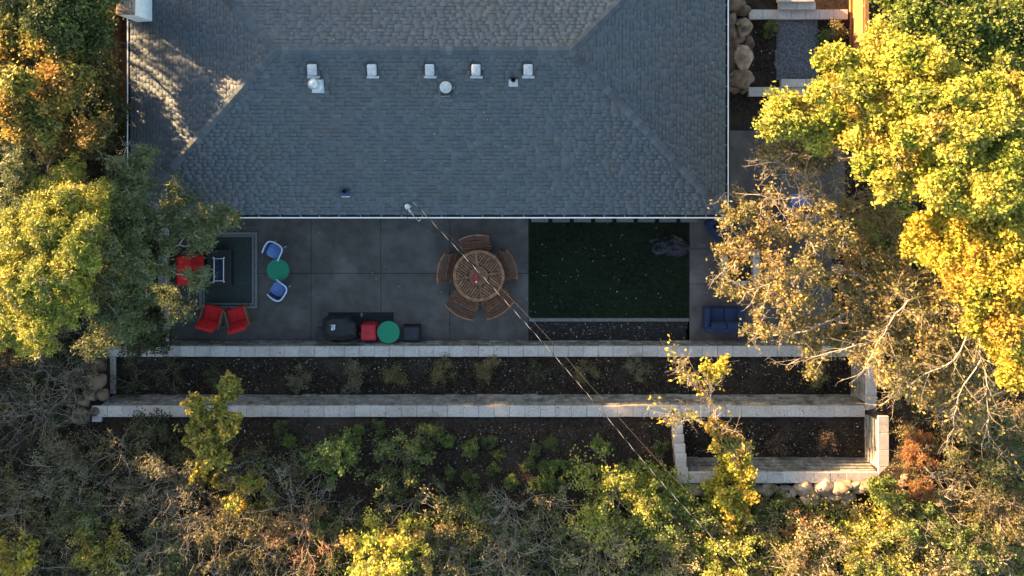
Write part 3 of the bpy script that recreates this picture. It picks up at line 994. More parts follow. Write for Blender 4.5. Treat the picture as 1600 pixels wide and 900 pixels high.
side = [(1148, 4, 14, 12), (1160, 17, 12, 8), (1143, 30, 9, 12), (1163, 43, 12, 14), (1144, 52, 9, 11), (1156, 62, 10, 8), (1169, 66, 9, 11), (1146, 66, 9, 11), (1159, 92, 15, 17),
        (1144, 90, 8, 12), (1158, 123, 17, 12), (1143, 108, 8, 8), (1150, 139, 7, 6), (1163, 138, 7, 8), (1142, 137, 5, 6), (1172, 84, 6, 6)]
RR2 = random.Random(5)
sname = ['large rounded boulder nearest the top edge beside the house wall', 'tilted brown boulder against the top stone edging', 'narrow boulder half hidden by the gutter above the squarish one', 'big squarish brown boulder in the side yard row',
         'boulder under the gutter left of the squarish one', 'small boulder wedged between the squarish and angular boulders', 'angular brown boulder jutting towards the gravel path', 'flat boulder under the gutter left of the angular one',
         'largest pale grey boulder in the side yard row', 'dark boulder tucked under the gutter beside the largest pale one', 'broad brown boulder just above the lower stone edging', 'small boulder under the gutter between two broad ones',
         'small square boulder at the lower end of the row', 'small pointed boulder touching the lower stone edging', 'smallest boulder by the gutter at the lower end', 'thin sliver of stone right of the largest pale boulder']
for i, (x, y, rx, ry) in enumerate(side):
    rock(x, y, rx * 1.08, ry * 1.08, sname[i], 'boulders between the house and the side yard', M['rock'] if i in (8,) else M['rock_brown'], 0.1 if rx > 9 else 0.02, 0.75, 0, i, 3)
pile = [(140, 550, 11, 9), (138, 574, 14, 16), (154, 570, 9, 15), (122, 590, 12, 11), (151, 596, 14, 15), (132, 601, 7, 10), (116, 604, 9, 8), (141, 617, 10, 9), (158, 617, 9, 9), (131, 629, 9, 7), (128, 645, 11, 6),
        (126, 654, 15, 9), (107, 655, 9, 7), (147, 643, 7, 6), (104, 590, 10, 9)]
pn = ['top boulder of the pile under the left tree', 'tall brown boulder at the upper middle of the left pile', 'upright boulder touching the left end of the upper wall', 'rounded boulder at the upper left of the pile', 'largest boulder beside the wall return',
      'small boulder in the middle of the left pile', 'low boulder at the left edge of the pile among twigs', 'rounded boulder below the pile centre', 'boulder wedged against the corner of both walls', 'small boulder above the flat slab stones',
      'flat stone at the bottom of the left pile', 'broad flat brown slab left of the lower wall end', 'pale stone at the lower left tip of the pile', 'small stone at the left end of the lower wall', 'leftmost boulder of the pile below grey twigs']
for i, (x, y, rx, ry) in enumerate(pile):
    rock(x, y, rx, ry, pn[i], 'boulders piled at the left ends of the walls', M['rock_brown'], 0.55 + 0.01 * (y - 550) if y < 640 else 1.35, 0.8, 0, 50 + i, 3)
south = [(1088, 764, 15, 9), (1085, 769, 12, 8), (1103, 762, 10, 7), (1113, 765, 11, 8), (1099, 771, 8, 7), (1185, 766, 13, 8), (1200, 770, 9, 6), (1212, 764, 6, 5), (1228, 763, 9, 5), (1223, 769, 9, 4), (1229, 776, 7, 5),
         (1240, 769, 6, 8), (1258, 764, 15, 12), (1288, 764, 16, 12), (1318, 762, 16, 11), (1337, 760, 10, 6), (1354, 762, 11, 8), (1305, 770, 6, 5), (1274, 777, 9, 8), (1262, 783, 9, 9), (1308, 778, 12, 7), (1328, 777, 12, 7),
         (1344, 768, 9, 6), (1290, 782, 8, 6), (1275, 786, 7, 6), (1320, 786, 9, 6), (1198, 761, 10, 6), (1336, 800, 6, 6), (1332, 817, 7, 5), (1240, 811, 6, 4), (1300, 788, 7, 5)]
for i, (x, y, rx, ry) in enumerate(south):
    big = {12: 'large pale boulder, left of the three biggest below the cut-out bed', 13: 'large cracked boulder, middle of the three biggest below the cut-out bed', 14: 'large smooth tan boulder, right of the three biggest below the cut-out bed',
           0: 'wide boulder at the stepped corner of the small wall', 1: 'lowest boulder at the stepped corner of the small wall'}
    lb = big.get(i, 'small rounded tan cobble in the rock row below the cut-out bed')
    rock(x, y, rx, ry, lb, 'rocks along the foot of the small wall', M['rock'], None, 0.7, 0, 90 + i, 3 if rx > 9 else 2)
for i, (x, y, rx, ry) in enumerate([(1416, 747, 6, 6), (1423, 750, 6, 6), (1413, 758, 7, 7), (1423, 760, 7, 8), (1416, 771, 6, 6), (1405, 773, 9, 7)]):
    rock(x, y, rx, ry, 'small grey stone in the heap right of the small wall', 'stones heaped right of the small wall', M['rock_brown'], None, 0.8, 0, 140 + i)

# ------------------------------------------------------------------ patio furniture
# dining table
TC = P(748, 431, 0.75)
dt = empty('dining_table', (TC.x, TC.y, 0), 0, 'round slatted teak dining table with a turntable in its middle', 'table')
RT = 0.865
tt = loft('tabletop', [circ(RT, 0.70, 64), circ(RT, 0.745, 64), circ(RT - 0.015, 0.75, 64), circ(RT - 0.105, 0.75, 64), circ(RT - 0.105, 0.70, 64)], M['teak'], dt, cap_top=False)
disc('gap_shade_panel', RT - 0.09, 0.69, 0.722, M['teak_shadow'], dt)  # added dark disc, puts shade into the slat gaps by colour
for qd in range(4):
    a0 = math.radians(45 + 90 * qd + 8)
    ex, ey = Vector((math.cos(a0), math.sin(a0), 0)), Vector((-math.sin(a0), math.cos(a0), 0))
    for k in range(-5, 6):
        w_ = 0.085 * k
        r_out = math.sqrt(max((RT - 0.115) ** 2 - w_ ** 2, 0)) - 0.004
        r_in = max(0.33, abs(w_) + 0.09)
        if r_out - r_in < 0.05:
            continue
        c = ex * ((r_in + r_out) / 2) + ey * w_
        box('slat', (r_out - r_in, 0.058, 0.022), (c.x, c.y, 0.737), M['teak'], tt, (0, 0, a0), bev=0.004)
    a1 = math.radians(90 * qd + 8)
    c = Vector((math.cos(a1), math.sin(a1), 0)) * 0.545
    box('rail', (0.42, 0.10, 0.024), (c.x, c.y, 0.738), M['teak'], tt, (0, 0, a1), bev=0.004)
disc('turntable', 0.33, 0.752, 0.785, M['teak_dark'], dt)
for k in range(4):
    a = math.radians(45 + 90 * k)
    box('leg', (0.08, 0.08, 0.70), (0.5 * math.cos(a), 0.5 * math.sin(a), 0.35), M['teak_dark'], dt, (0, 0, a))
ml = P(743, 434, 0.8)
flw = empty('flower_pot', (ml.x, ml.y, 0.787), 0, 'small pot of red flowers on the turntable of the dining table', 'plant')
loft('pot', [circ(0.06, 0, 14), circ(0.085, 0.10, 14), circ(0.07, 0.10, 14), circ(0.065, 0.07, 14)], M['glass'], flw)
Vp, Fp = [], []
for k in range(46):
    a, r = RR.uniform(0, 6.28), 0.13 * math.sqrt(RR.random())
    c = Vector((r * math.cos(a), r * math.sin(a), RR.uniform(0.10, 0.2)))
    d = Vector((RR.gauss(0, 1), RR.gauss(0, 1), RR.gauss(0.3, 0.5))).normalized() * 0.05
    e = d.cross(Vector((RR.gauss(0, 1), RR.gauss(0, 1), 1))).normalized() * 0.028
    i0 = len(Vp)
    Vp += [c, c + d * 0.6 + e, c + d * 1.2, c + d * 0.6 - e]
    Fp.append((i0, i0 + 1, i0 + 2, i0 + 3))
link('petals', pymesh('petals', Vp, Fp), M['red_plastic'], flw)
disc('candle', 0.03, 0.12, 0.22, M['white_print'], flw, (0.03, -0.11, 0), 12)
gl_ = P(748.5, 422, 0.8)
gs = loft('drinking_glass', [circ(0.035, 0.0, 18), circ(0.042, 0.11, 18), circ(0.034, 0.11, 18), circ(0.03, 0.02, 18)], M['glass'], None, (gl_.x, gl_.y, 0.787), cap_bottom=True)
tag(gs, 'small empty glass above the red flowers on the turntable', 'glass')


def dining_chair():
    r = empty('dining_chair', (0, 0, 0))
    sf_ = box('seat_frame', (0.98, 0.42, 0.05), (0, 0, 0.40), M['teak_shadow'], r)  # frame coloured dark for the shade between the seat slats
    for k in range(5):
        n_ = 8
        wv = [1.0, 1.04, 1.03, 0.98, 0.90][k]
        box('slat', (wv, 0.082, 0.022), (0, -0.19 + k * 0.092, 0.037 + 0.004 * abs(2 - k)), M['teak_dark'], sf_, (0, 0, 0), bev=0.006)
    bk_pts = 9
    rings = []
    for k in range(4):
        V, Fs = [], []
        z = 0.52 + 0.105 * k
        lean_ = -0.28 - 0.05 * k
        for i in range(bk_pts):
            t = -1 + 2 * i / (bk_pts - 1)
            x, y = 0.50 * t, lean_ + 0.10 * t * t
            V += [(x, y - 0.012, z), (x, y + 0.012, z), (x, y + 0.006, z + 0.085), (x, y - 0.02, z + 0.085)]
        for i in range(bk_pts - 1):
            b = i * 4
            Fs += [(b, b + 1, b + 5, b + 4), (b + 1, b + 2, b + 6, b + 5), (b + 2, b + 3, b + 7, b + 6), (b + 3, b, b + 4, b + 7)]
        Fs += [(0, 3, 2, 1), (bk_pts * 4 - 4, bk_pts * 4 - 3, bk_pts * 4 - 2, bk_pts * 4 - 1)]
        link('back_slat', pymesh('back_slat', V, Fs), M['teak_dark'], r)
    V, Fs = [], []
    for i in range(13):
        t = -1 + 2 * i / 12
        x, y = 0.53 * t, -0.47 + 0.11 * t * t
        V += [(x, y - 0.025, 0.935), (x, y + 0.025, 0.935), (x, y + 0.025, 0.975), (x, y - 0.025, 0.975)]
    for i in range(12):
        b = i * 4
        Fs += [(b, b + 1, b + 5, b + 4), (b + 1, b + 2, b + 6, b + 5), (b + 2, b + 3, b + 7, b + 6), (b + 3, b, b + 4, b + 7)]
    Fs += [(0, 3, 2, 1), (48, 49, 50, 51)]
    link('top_rail', pymesh('top_rail', V, Fs), M['teak'], r)
    for sx in (-1, 1):
        box('front_leg', (0.055, 0.055, 0.40), (sx * 0.44, 0.17, 0.20), M['teak_dark'], r)
        V = [(sx * 0.47 + a, -0.2 + b - l, z) for z, l in ((0, 0.0), (0.45, 0.02), (0.94, 0.17)) for a, b in ((-0.025, -0.025), (0.025, -0.025), (0.025, 0.025), (-0.025, 0.025))]
        Fs = [(i * 4 + j, i * 4 + (j + 1) % 4, i * 4 + 4 + (j + 1) % 4, i * 4 + 4 + j) for i in range(2) for j in range(4)] + [(8, 9, 10, 11)]
        link('rear_leg', pymesh('rear_leg', V, Fs), M['teak_dark'], r)
    return r


chairs = [(743.5, 387, 'dining chair at the top of the round table, nearest the house'), (784, 416, 'dining chair on the right of the round table, next to the lawn'), (773, 467, 'dining chair at the lower right of the round table, under the cable'),
          (727, 469, 'dining chair at the lower left of the round table'), (708, 420, 'dining chair on the left of the round table')]
ch0 = dining_chair()
for i, (px, py, lb) in enumerate(chairs):
    o = ch0 if i == 0 else copy_tree(ch0)
    p = P(px, py, 0.44)
    d = Vector((TC.x - p.x, TC.y - p.y, 0)).normalized()
    o.location = (p.x, p.y, 0)
    o.rotation_euler = (0, 0, math.atan2(d.y, d.x) - math.pi / 2)
    tag(o, 'slatted teak ' + lb, 'chair', 'teak chairs round the dining table')


# red lounge chairs
def lounge(wd=0.62):
    r = empty('lounge_chair', (0, 0, 0))
    box('seat_frame', (wd + 0.02, 0.62, 0.05), (0, 0.02, 0.30), M['pale_wood'], r)
    box('seat_cushion', (wd, 0.58, 0.13), (0, 0.06, 0.385), M['red'], r, (math.radians(6), 0, 0), bev=0.045, segs=3)
    box('back_cushion', (wd, 0.14, 0.56), (0, -0.26, 0.64), M['red'], r, (math.radians(24), 0, 0), bev=0.045, segs=3)
    for sx in (-1, 1):
        box('armrest', (0.055, 0.68, 0.03), (sx * (wd / 2 + 0.035), 0.0, 0.56), M['pale_wood'], r, bev=0.008)
        box('front_leg', (0.045, 0.045, 0.55), (sx * (wd / 2 + 0.035), 0.30, 0.275), M['pale_wood'], r)
        box('rear_leg', (0.045, 0.045, 0.55), (sx * (wd / 2 + 0.035), -0.30, 0.275), M['pale_wood'], r)
    return r


lc = lounge()
for i, (px, py, rz, lb) in enumerate([(331, 494, -16, 'red cushioned wooden armchair at the lower left corner of the rug'), (371.5, 496.5, 16, 'red cushioned wooden armchair below the rug, right of its twin')]):
    o = lc if i == 0 else copy_tree(lc)
    p = P(px, py, 0.45)
    o.location = (p.x, p.y, 0)
    o.rotation_euler = (0, 0, math.radians(rz))
    tag(o, lb, 'armchair', 'red armchairs by the rug')
lv = lounge(0.98)
p = P(302, 421, 0.45)
lv.name = 'loveseat'
lv.location = (p.x, p.y, 0)
lv.rotation_euler = (0, 0, math.radians(-90))
tag(lv, 'wide red cushioned seat half hidden by the tree, left of the fire table', 'loveseat')

# rug
rc = P(357, 420, 0.01)
rug = empty('outdoor_rug', (rc.x, rc.y, 0), 0, 'dark teal outdoor rug with grey banded border and scalloped trim', 'rug')


def rug_rect(name, x0, y0, x1, y1, z, m):
    a, b, c, d = rect_px(x0, y0, x1, y1, 0.01)
    link(name, pymesh(name, [(a - rc.x, b - rc.y, z), (c - rc.x, b - rc.y, z), (c - rc.x, d - rc.y, z), (a - rc.x, d - rc.y, z), (a - rc.x, b - rc.y, 0.002), (c - rc.x, b - rc.y, 0.002), (c - rc.x, d - rc.y, 0.002), (a - rc.x, d - rc.y, 0.002)],
                               [(0, 1, 2, 3), (4, 5, 1, 0), (5, 6, 2, 1), (6, 7, 3, 2), (7, 4, 0, 3)]), m, rug)


rug_rect('outer_band', 309, 361, 404, 484, 0.006, M['rug_dark'])
rug_rect('middle_band', 311, 363, 402, 482, 0.010, M['rug_band'])
rug_rect('inner_band', 316, 367, 398, 478, 0.014, M['rug_dark'])
rug_rect('fine_band', 317.5, 368, 396.5, 476, 0.018, M['rug_band'])
rug_rect('field', 320, 370, 394, 473.5, 0.022, M['rug'])
a, b, c, d = rect_px(302, 355, 410, 489, 0.01)
per = []
for (x0, y0, x1, y1) in ((a, b, c, b), (c, b, c, d), (c, d, a, d), (a, d, a, b)):
    nn = 60
    for k in range(nn):
        t = k / nn
        w_ = 0.022 * math.sin(2 * math.pi * t * 9)
        ddx, ddy = (x1 - x0), (y1 - y0)
        ll = math.hypot(ddx, ddy)
        per.append((x0 + ddx * t - ddy / ll * w_ - rc.x, y0 + ddy * t + ddx / ll * w_ - rc.y, 0.006))
per.append(per[0])
tube_obj('scalloped_trim', path_segs(per, 0.009), M['rug_line'], rug, 4)

# fire table
fc = P(343, 421, 0.5)
ft = empty('fire_table', (fc.x, fc.y, 0), 0, 'dark rectangular fire table with a steel rimmed tray of blue glass', 'fire table')
box('tabletop', (0.80, 1.36, 0.06), (0, 0, 0.52), M['black'], ft, bev=0.012)
box('base', (0.62, 1.15, 0.47), (0, 0, 0.255), M['black'], ft)
for sx in (-1, 1):
    box('tray_rim', (0.03, 0.78, 0.035), (sx * 0.16 + 0.0, 0, 0.568), M['steel_rim'], ft, bev=0.006)
    box('tray_end', (0.29, 0.03, 0.034), (0, sx * 0.375, 0.567), M['steel_rim'], ft, bev=0.006)
    for sy_ in (-1, 1):
        box('corner_foot', (0.05, 0.05, 0.04), (sx * 0.175, sy_ * 0.405, 0.571), M['steel_rim'], ft, (0, 0, 0.785), bev=0.006)
Vg, Fg = [], []
for k in range(260):
    c = Vector((RR.uniform(-0.135, 0.135), RR.uniform(-0.35, 0.35), 0.556 + RR.uniform(0, 0.012)))
    i0 = len(Vg)
    for j in range(4):
        Vg.append(c + Vector((RR.gauss(0, 1), RR.gauss(0, 1), RR.gauss(0, 0.7))).normalized() * 0.02)
    Fg += [(i0, i0 + 1, i0 + 2), (i0, i0 + 2, i0 + 3), (i0, i0 + 3, i0 + 1), (i0 + 1, i0 + 3, i0 + 2)]
tag(link('glass_beads', pymesh('glass_beads', Vg, Fg), M['fire_glass'], ft), kind='stuff')


# blue tub chairs
def tub():
    r = empty('tub_chair', (0, 0, 0))
    def U(w2, back, front, n=18):
        pts = []
        for i in range(n + 1):
            a = math.pi * i / n
            ca, sa = math.cos(a), math.sin(a)
            e = 0.62
            x = w2 * (abs(ca) ** e) * (1 if ca >= 0 else -1)
            y = -back * (abs(sa) ** e)
            pts.append((x, y))
        return [(w2 * 0.98, front)] + pts + [(-w2 * 0.98, front)]
    o_, i_ = U(0.30, 0.30, 0.22), U(0.265, 0.265, 0.20)
    n_ = len(o_)
    V = [(x * 0.86, y * 0.86, 0.30) for x, y in o_] + [(x, y, 0.70 - 0.10 * max(0, y / 0.22)) for x, y in o_] + [(x, y, 0.69 - 0.10 * max(0, y / 0.22)) for x, y in i_] + [(x * 0.9, y * 0.9, 0.36) for x, y in i_]
    Fs = [(k * n_ + i, k * n_ + i + 1, (k + 1) * n_ + i + 1, (k + 1) * n_ + i) for k in range(3) for i in range(n_ - 1)]
    Fs += [(0, n_, 2 * n_, 3 * n_), (n_ - 1, 4 * n_ - 1, 3 * n_ - 1, 2 * n_ - 1)]
    link('shell', pymesh('shell', V, Fs, True), M['blue_shell'], r)
    rim = [(x, y, 0.715 - 0.10 * max(0, y / 0.22)) for x, y in o_]
    tube_obj('rim', path_segs(rim, 0.026), M['pale_tube'], r, 8)
    ring = []
    def seat(z, s):
        pts = []
        for i in range(28):
            a = 2 * math.pi * i / 28
            ca, sa = math.cos(a), math.sin(a)
            e = 0.6
            pts.append((s * 0.235 * abs(ca) ** e * (1 if ca >= 0 else -1), 0.03 + s * 0.235 * abs(sa) ** e * (1 if sa >= 0 else -1), z))
        return pts
    loft('seat_cushion', [seat(0.36, 0.95), seat(0.38, 1.0), seat(0.43, 1.0), seat(0.45, 0.93)], M['blue_cush'], r, smooth=False)
    for sx in (-1, 1):
        for sy_ in (-0.2, 0.18):
            tube_obj('leg', path_segs([(sx * 0.2, sy_, 0.32), (sx * 0.2, sy_, 0.0)], 0.016), M['pale_tube'], r, 6)
    return r


tb = tub()
for i, (px, py, rz, lb) in enumerate([(428, 391.5, 152, 'blue tub chair with pale rim above the green table beside the rug'), (435, 453, 58, 'blue tub chair with pale rim below the green table beside the rug')]):
    o = tb if i == 0 else copy_tree(tb)
    p = P(px, py, 0.5)
    o.location = (p.x, p.y, 0)
    o.rotation_euler = (0, 0, math.radians(rz))
    tag(o, lb, 'chair', 'blue tub chairs beside the rug')


def side_table(px, py, r, lb):
    p = P(px, py, 0.5)
    t = empty('side_table', (p.x, p.y, 0), 0, lb, 'side table', 'round green metal side tables')
    loft('tabletop', [circ(r - 0.012, 0.485, 40), circ(r, 0.49, 40), circ(r, 0.515, 40), circ(r - 0.012, 0.517, 40), circ(r - 0.022, 0.508, 40)], M['green'], t, cap_bottom=True)
    for k in range(3):
        a = math.radians(30 + 120 * k)
        tube_obj('leg', path_segs([(0.2 * math.cos(a), 0.2 * math.sin(a), 0.49), (0.3 * math.cos(a), 0.3 * math.sin(a), 0.0)], 0.014), M['green'], t, 6)


side_table(434.5, 422, 0.38, 'round green side table between the two blue tub chairs')
side_table(607, 519, 0.38, 'round green side table between the red stool and the black box')

# black mat, grill, stool, box
mo = slab_px('grill_mat', 513, 488, 615, 530, 0.012, 0.01, M['mat'], bev=0.003)
tag(mo, 'black rubber mat under the covered grill and green table', 'mat')
gc_ = P(533, 514, 0)
grill = empty('covered_grill', (gc_.x, gc_.y, 0), 0, 'grill under a black fitted cover with a small white emblem', 'grill')


def gring(pts, z):
    return [((P(x, y, z).x - gc_.x), (P(x, y, z).y - gc_.y), z) for x, y in pts]


def dens(pts, k=4):
    out = []
    n_ = len(pts)
    for i in range(n_):
        a, b = pts[i], pts[(i + 1) % n_]
        for j in range(k):
            out.append((a[0] + (b[0] - a[0]) * j / k + RR.uniform(-0.5, 0.5), a[1] + (b[1] - a[1]) * j / k + RR.uniform(-0.5, 0.5)))
    return out


def scale_ring(pts, s, cx0, cy0):
    return [(cx0 + (x - cx0) * s, cy0 + (y - cy0) * s) for x, y in pts]


o1 = dens([(504, 524), (504, 500), (514, 492), (546, 492), (557, 505), (557, 527), (540, 531), (512, 530)])
cov = loft('cover', [gring(scale_ring(o1, 1.0, 530, 512), 0.08), gring(scale_ring(o1, 0.97, 530, 512), 0.4), gring(scale_ring(o1, 1.0, 530, 512), 0.78), gring(scale_ring(o1, 0.88, 528, 511), 0.92),
                     gring(scale_ring(o1, 0.68, 527, 511), 1.04), gring(scale_ring(o1, 0.35, 527, 511), 1.09)], M['black_cloth'], grill)
box('side_shelf_bulge', (0.28, 0.50, 0.10), (-0.52, -0.02, 0.80), M['black_cloth'], grill, (0, 0.15, -0.3), bev=0.04, segs=2)
ez = 1.097
ep = P(520.5, 513, ez)
em = [(ep.x - gc_.x, ep.y - gc_.y)]
V, Fs = [], []
nn = 24
for i in range(nn):
    a = 2 * math.pi * i / nn
    V += [(0.062 * math.cos(a), 0.062 * math.sin(a), 0), (0.042 * math.cos(a), 0.042 * math.sin(a), 0)]
for i in range(nn):
    b = 2 * i
    c2 = 2 * ((i + 1) % nn)
    Fs.append((b, c2, c2 + 1, b + 1))
k0 = len(V)
V += [(-0.075, -0.06, 0), (-0.06, -0.075, 0), (0.07, 0.055, 0), (0.055, 0.07, 0)]
Fs.append((k0, k0 + 1, k0 + 2, k0 + 3))
for j in range(5):
    x0 = -0.075 + j * 0.031
    k0 = len(V)
    V += [(x0, 0.085, 0), (x0 + 0.024, 0.085, 0), (x0 + 0.024, 0.112 if j != 1 else 0.105, 0), (x0, 0.112, 0)]
    Fs.append((k0, k0 + 1, k0 + 2, k0 + 3))
link('emblem', pymesh('emblem', V, Fs), M['white_print'], cov, (em[0][0], em[0][1], ez))
sp_ = P(575.5, 520, 0.45)
st = empty('plastic_stool', (sp_.x, sp_.y, 0), 0.02, 'square red plastic stool between the covered grill and the green table', 'stool')


def rrect(w2, h2, r, z, n=6):
    out = []
    for (qx, qy, a0) in ((1, -1, -90), (1, 1, 0), (-1, 1, 90), (-1, -1, 180)):
        for j in range(n):
            a = math.radians(a0 + 90 * j / (n - 1))
            out.append((qx * (w2 - r) + r * math.cos(a), qy * (h2 - r) + r * math.sin(a), z))
    return out


loft('body', [rrect(0.285, 0.29, 0.08, 0.0), rrect(0.27, 0.28, 0.08, 0.38), rrect(0.255, 0.26, 0.075, 0.43)], M['red_plastic'], st, smooth=False, cap_top=False)
loft('seat', [rrect(0.255, 0.26, 0.075, 0.43), rrect(0.235, 0.24, 0.07, 0.455), rrect(0.205, 0.21, 0.06, 0.457), rrect(0.19, 0.195, 0.06, 0.44)], M['red_plastic'], st)
V, Fs = [], []
for i in range(13):
    a = math.radians(60 + 20 * i)
    V += [(0.045 * math.cos(a), 0.045 * math.sin(a), 0), (0.028 * math.cos(a), 0.028 * math.sin(a), 0)]
Fs = [(2 * i, 2 * i + 2, 2 * i + 3, 2 * i + 1) for i in range(12)]
link('moulded_mark', pymesh('moulded_mark', V, Fs), M['dark_print'], st, (-0.005, -0.03, 0.4425))
bp_ = P(642.5, 521.5, 0.4)
bb = empty('storage_box', (bp_.x, bp_.y, 0), 0.0, 'small black open-topped box right of the green table by the wall', 'box')
for sx in (-1, 1):
    box('side_panel', (0.03, 0.50, 0.40), (sx * 0.275, 0, 0.20), M['black'], bb)
    box('end_panel', (0.52, 0.03, 0.395), (0, sx * 0.235, 0.1975), M['black'], bb)
box('lid', (0.515, 0.435, 0.03), (0, 0, 0.365), M['box'], bb, bev=0.012)
for i, (px, py, rx, ry) in enumerate([(565, 492, 2.6, 5), (564, 509, 3.2, 2.6), (562, 522, 2.4, 3.6)]):
    lf = P(px, py, 0.02)
    V = [(0, -ry * 0.021, 0.012), (rx * 0.021, 0, 0.02), (0, ry * 0.021, 0.016), (-rx * 0.021, 0, 0.01), (0, 0, 0.034)]
    lo = link('dry_leaf' if i == 0 else 'pebble', pymesh('dry_leaf', V, [(0, 1, 4), (1, 2, 4), (2, 3, 4), (3, 0, 4), (3, 2, 1, 0)]), M['paver'] if i else M['kerb'], None, (lf.x, lf.y, 0.006))
    tag(lo, ['large pale leaf lying on the black mat', 'pebble at the top left corner of the red stool', 'pebble left of the red stool'][i], 'leaf' if i == 0 else 'pebble')

# navy sofa, chairs, square fire pit on the right
sf0 = P(1124, 495, 0)
sofa = empty('sofa', (sf0.x, sf0.y, 0), 0, 'navy blue two-seat sofa with a rounded arm under the bare branches', 'sofa')
box('base', (1.30, 0.78, 0.26), (0.03, 0.0, 0.17), M['navy'], sofa, bev=0.05, segs=3)
for k in range(2):
    box('seat_cushion', (0.50, 0.56, 0.16), (-0.20 + 0.51 * k, 0.09, 0.38), M['navy'], sofa, bev=0.05, segs=3)
box('backrest', (1.30, 0.20, 0.42), (0.03, -0.32, 0.52), M['navy'], sofa, bev=0.08, segs=3)
box('back_cushion', (0.52, 0.20, 0.36), (-0.18, -0.17, 0.60), M['navy'], sofa, (math.radians(12), 0, 0), bev=0.07, segs=3)
box('back_cushion', (0.52, 0.20, 0.36), (0.34, -0.17, 0.60), M['navy'], sofa, (math.radians(12), 0, 0), bev=0.07, segs=3)
for sx in (-1, 1):
    box('arm', (0.20, 0.80, 0.38), (0.03 + sx * 0.58, 0.02, 0.44), M['navy'], sofa, bev=0.08, segs=3)


def blue_arm(px, py, rz, lb):
    p = P(px, py, 0)
    r = empty('navy_armchair', (p.x, p.y, 0), math.radians(rz), lb, 'armchair', 'navy armchairs round the square fire pit')
    box('base', (0.80, 0.78, 0.26), (0, 0, 0.17), M['navy'], r, bev=0.05, segs=3)
    box('seat_cushion', (0.48, 0.56, 0.16), (0, 0.09, 0.38), M['navy'], r, bev=0.05, segs=3)
    box('backrest', (0.80, 0.20, 0.44), (0, -0.31, 0.50), M['navy'], r, bev=0.08, segs=3)
    for sx in (-1, 1):
        box('arm', (0.17, 0.78, 0.32), (sx * 0.34, 0.0, 0.42), M['navy'], r, bev=0.07, segs=3)


blue_arm(1122, 351, 215, 'navy armchair at the roof corner, partly under leaves')
blue_arm(1206, 352, 150, 'navy armchair deep under the brown tree')
pit0 = P(1152, 417, 0)
pit = empty('fire_pit', (pit0.x, pit0.y, 0), 0, 'square stone fire pit with pale cap and dark middle under leaves', 'fire pit')
for sx in (-1, 1):
    box('cap_stone', (0.22, 1.30, 0.10), (sx * 0.54, 0, 0.36), M['cap'], pit)
    box('cap_stone', (0.85, 0.22, 0.10), (0, sx * 0.54, 0.36), M['cap'], pit)
    box('side_block', (0.18, 1.2, 0.31), (sx * 0.53, 0, 0.155), M['block'], pit)
    box('side_block', (0.86, 0.18, 0.31), (0, sx * 0.53, 0.155), M['block'], pit)
box('ash_bed', (0.86, 0.86, 0.12), (0, 0, 0.06), M['slot'], pit)

# plaid blanket
bl = P(1252, 315, 0.3)
V, Fs, cl = [], [], []
nu, nv = 19, 13
for j in range(nv):
    for i in range(nu):
        u_, v_ = i / (nu - 1) - 0.5, j / (nv - 1) - 0.5
        V.append((0.72 * u_ + 0.05 * math.sin(7 * v_), 0.44 * v_ + 0.06 * math.sin(5 * u_ + 1) - 0.10 * u_, 0.30 + 0.10 * math.cos(3.0 * u_) + 0.035 * math.sin(9 * u_ + 4 * v_) - 0.5 * abs(v_) ** 2.2))
        wv = (i % 2 == 0 and j % 2 == 0)
        cl.append((0.42, 0.5, 0.62) if wv else ((0.02, 0.09, 0.32) if (i + j) % 2 else (0.03, 0.13, 0.42)))
Fs = [(j * nu + i, j * nu + i + 1, (j + 1) * nu + i + 1, (j + 1) * nu + i) for j in range(nv - 1) for i in range(nu - 1)]
me = np_mesh('plaid_blanket', np.array(V), np.array(Fs), np.array(cl))
bo = link('plaid_blanket', me, M['dead_leaf'], None, (bl.x, bl.y, 0.06), (0, 0, -0.1))
sol = bo.modifiers.new('thickness', 'SOLIDIFY')
sol.thickness = 0.02
tag(bo, 'blue and white plaid blanket above the concrete ledge', 'blanket')

# crumpled tarp at the lawn edge
tp = P(1049, 385, 0.2)
V = []
nu, nv = 44, 34
rt = random.Random(3)
trad = [1.02, 0.9, 0.86, 0.8, 0.9, 0.7, 0.62, 0.86, 1.12, 0.82, 1.06, 0.98, 0.78, 0.72, 0.86, 0.92, 0.98]
cre = [(rt.uniform(-1, 1), rt.uniform(-1, 1), rt.uniform(0, 6.28), rt.uniform(3, 7), rt.uniform(0.03, 0.075)) for _ in range(9)]
for j in range(nv):
    for i in range(nu):
        u_, v_ = 2 * i / (nu - 1) - 1, 2 * j / (nv - 1) - 1
        # square to rounded blob with ragged corners
        r_ = max(abs(u_), abs(v_))
        a = math.atan2(v_, u_)
        fa = (a / (2 * math.pi) % 1) * len(trad)
        i0_ = int(fa) % len(trad)
        rad = trad[i0_] + (trad[(i0_ + 1) % len(trad)] - trad[i0_]) * (fa - int(fa))
        ln_ = math.hypot(u_, v_) or 1
        x, y = u_ / ln_ * r_ * rad, v_ / ln_ * r_ * rad
        z = 0.30 * max(0, 1 - r_ ** 2.2)
        for (cx0, cy0, aa, fr, am) in cre:
            d_ = (x - cx0) * math.cos(aa) + (y - cy0) * math.sin(aa)
            z += am * (1 - 0.6 * r_) * (1 - abs(((d_ * fr) % 2) - 1) * 2)
        V.append((x * 0.68, y * 0.46, max(0.012, z + 0.06 * (1 - r_))))
Fs = [(j * nu + i, j * nu + i + 1, (j + 1) * nu + i + 1, (j + 1) * nu + i) for j in range(nv - 1) for i in range(nu - 1)]
to = link('crumpled_tarp', pymesh('crumpled_tarp', V, Fs), M['tarp'], None, (tp.x, tp.y, 0.01), (0, 0, -0.12))
sol = to.modifiers.new('thickness', 'SOLIDIFY')
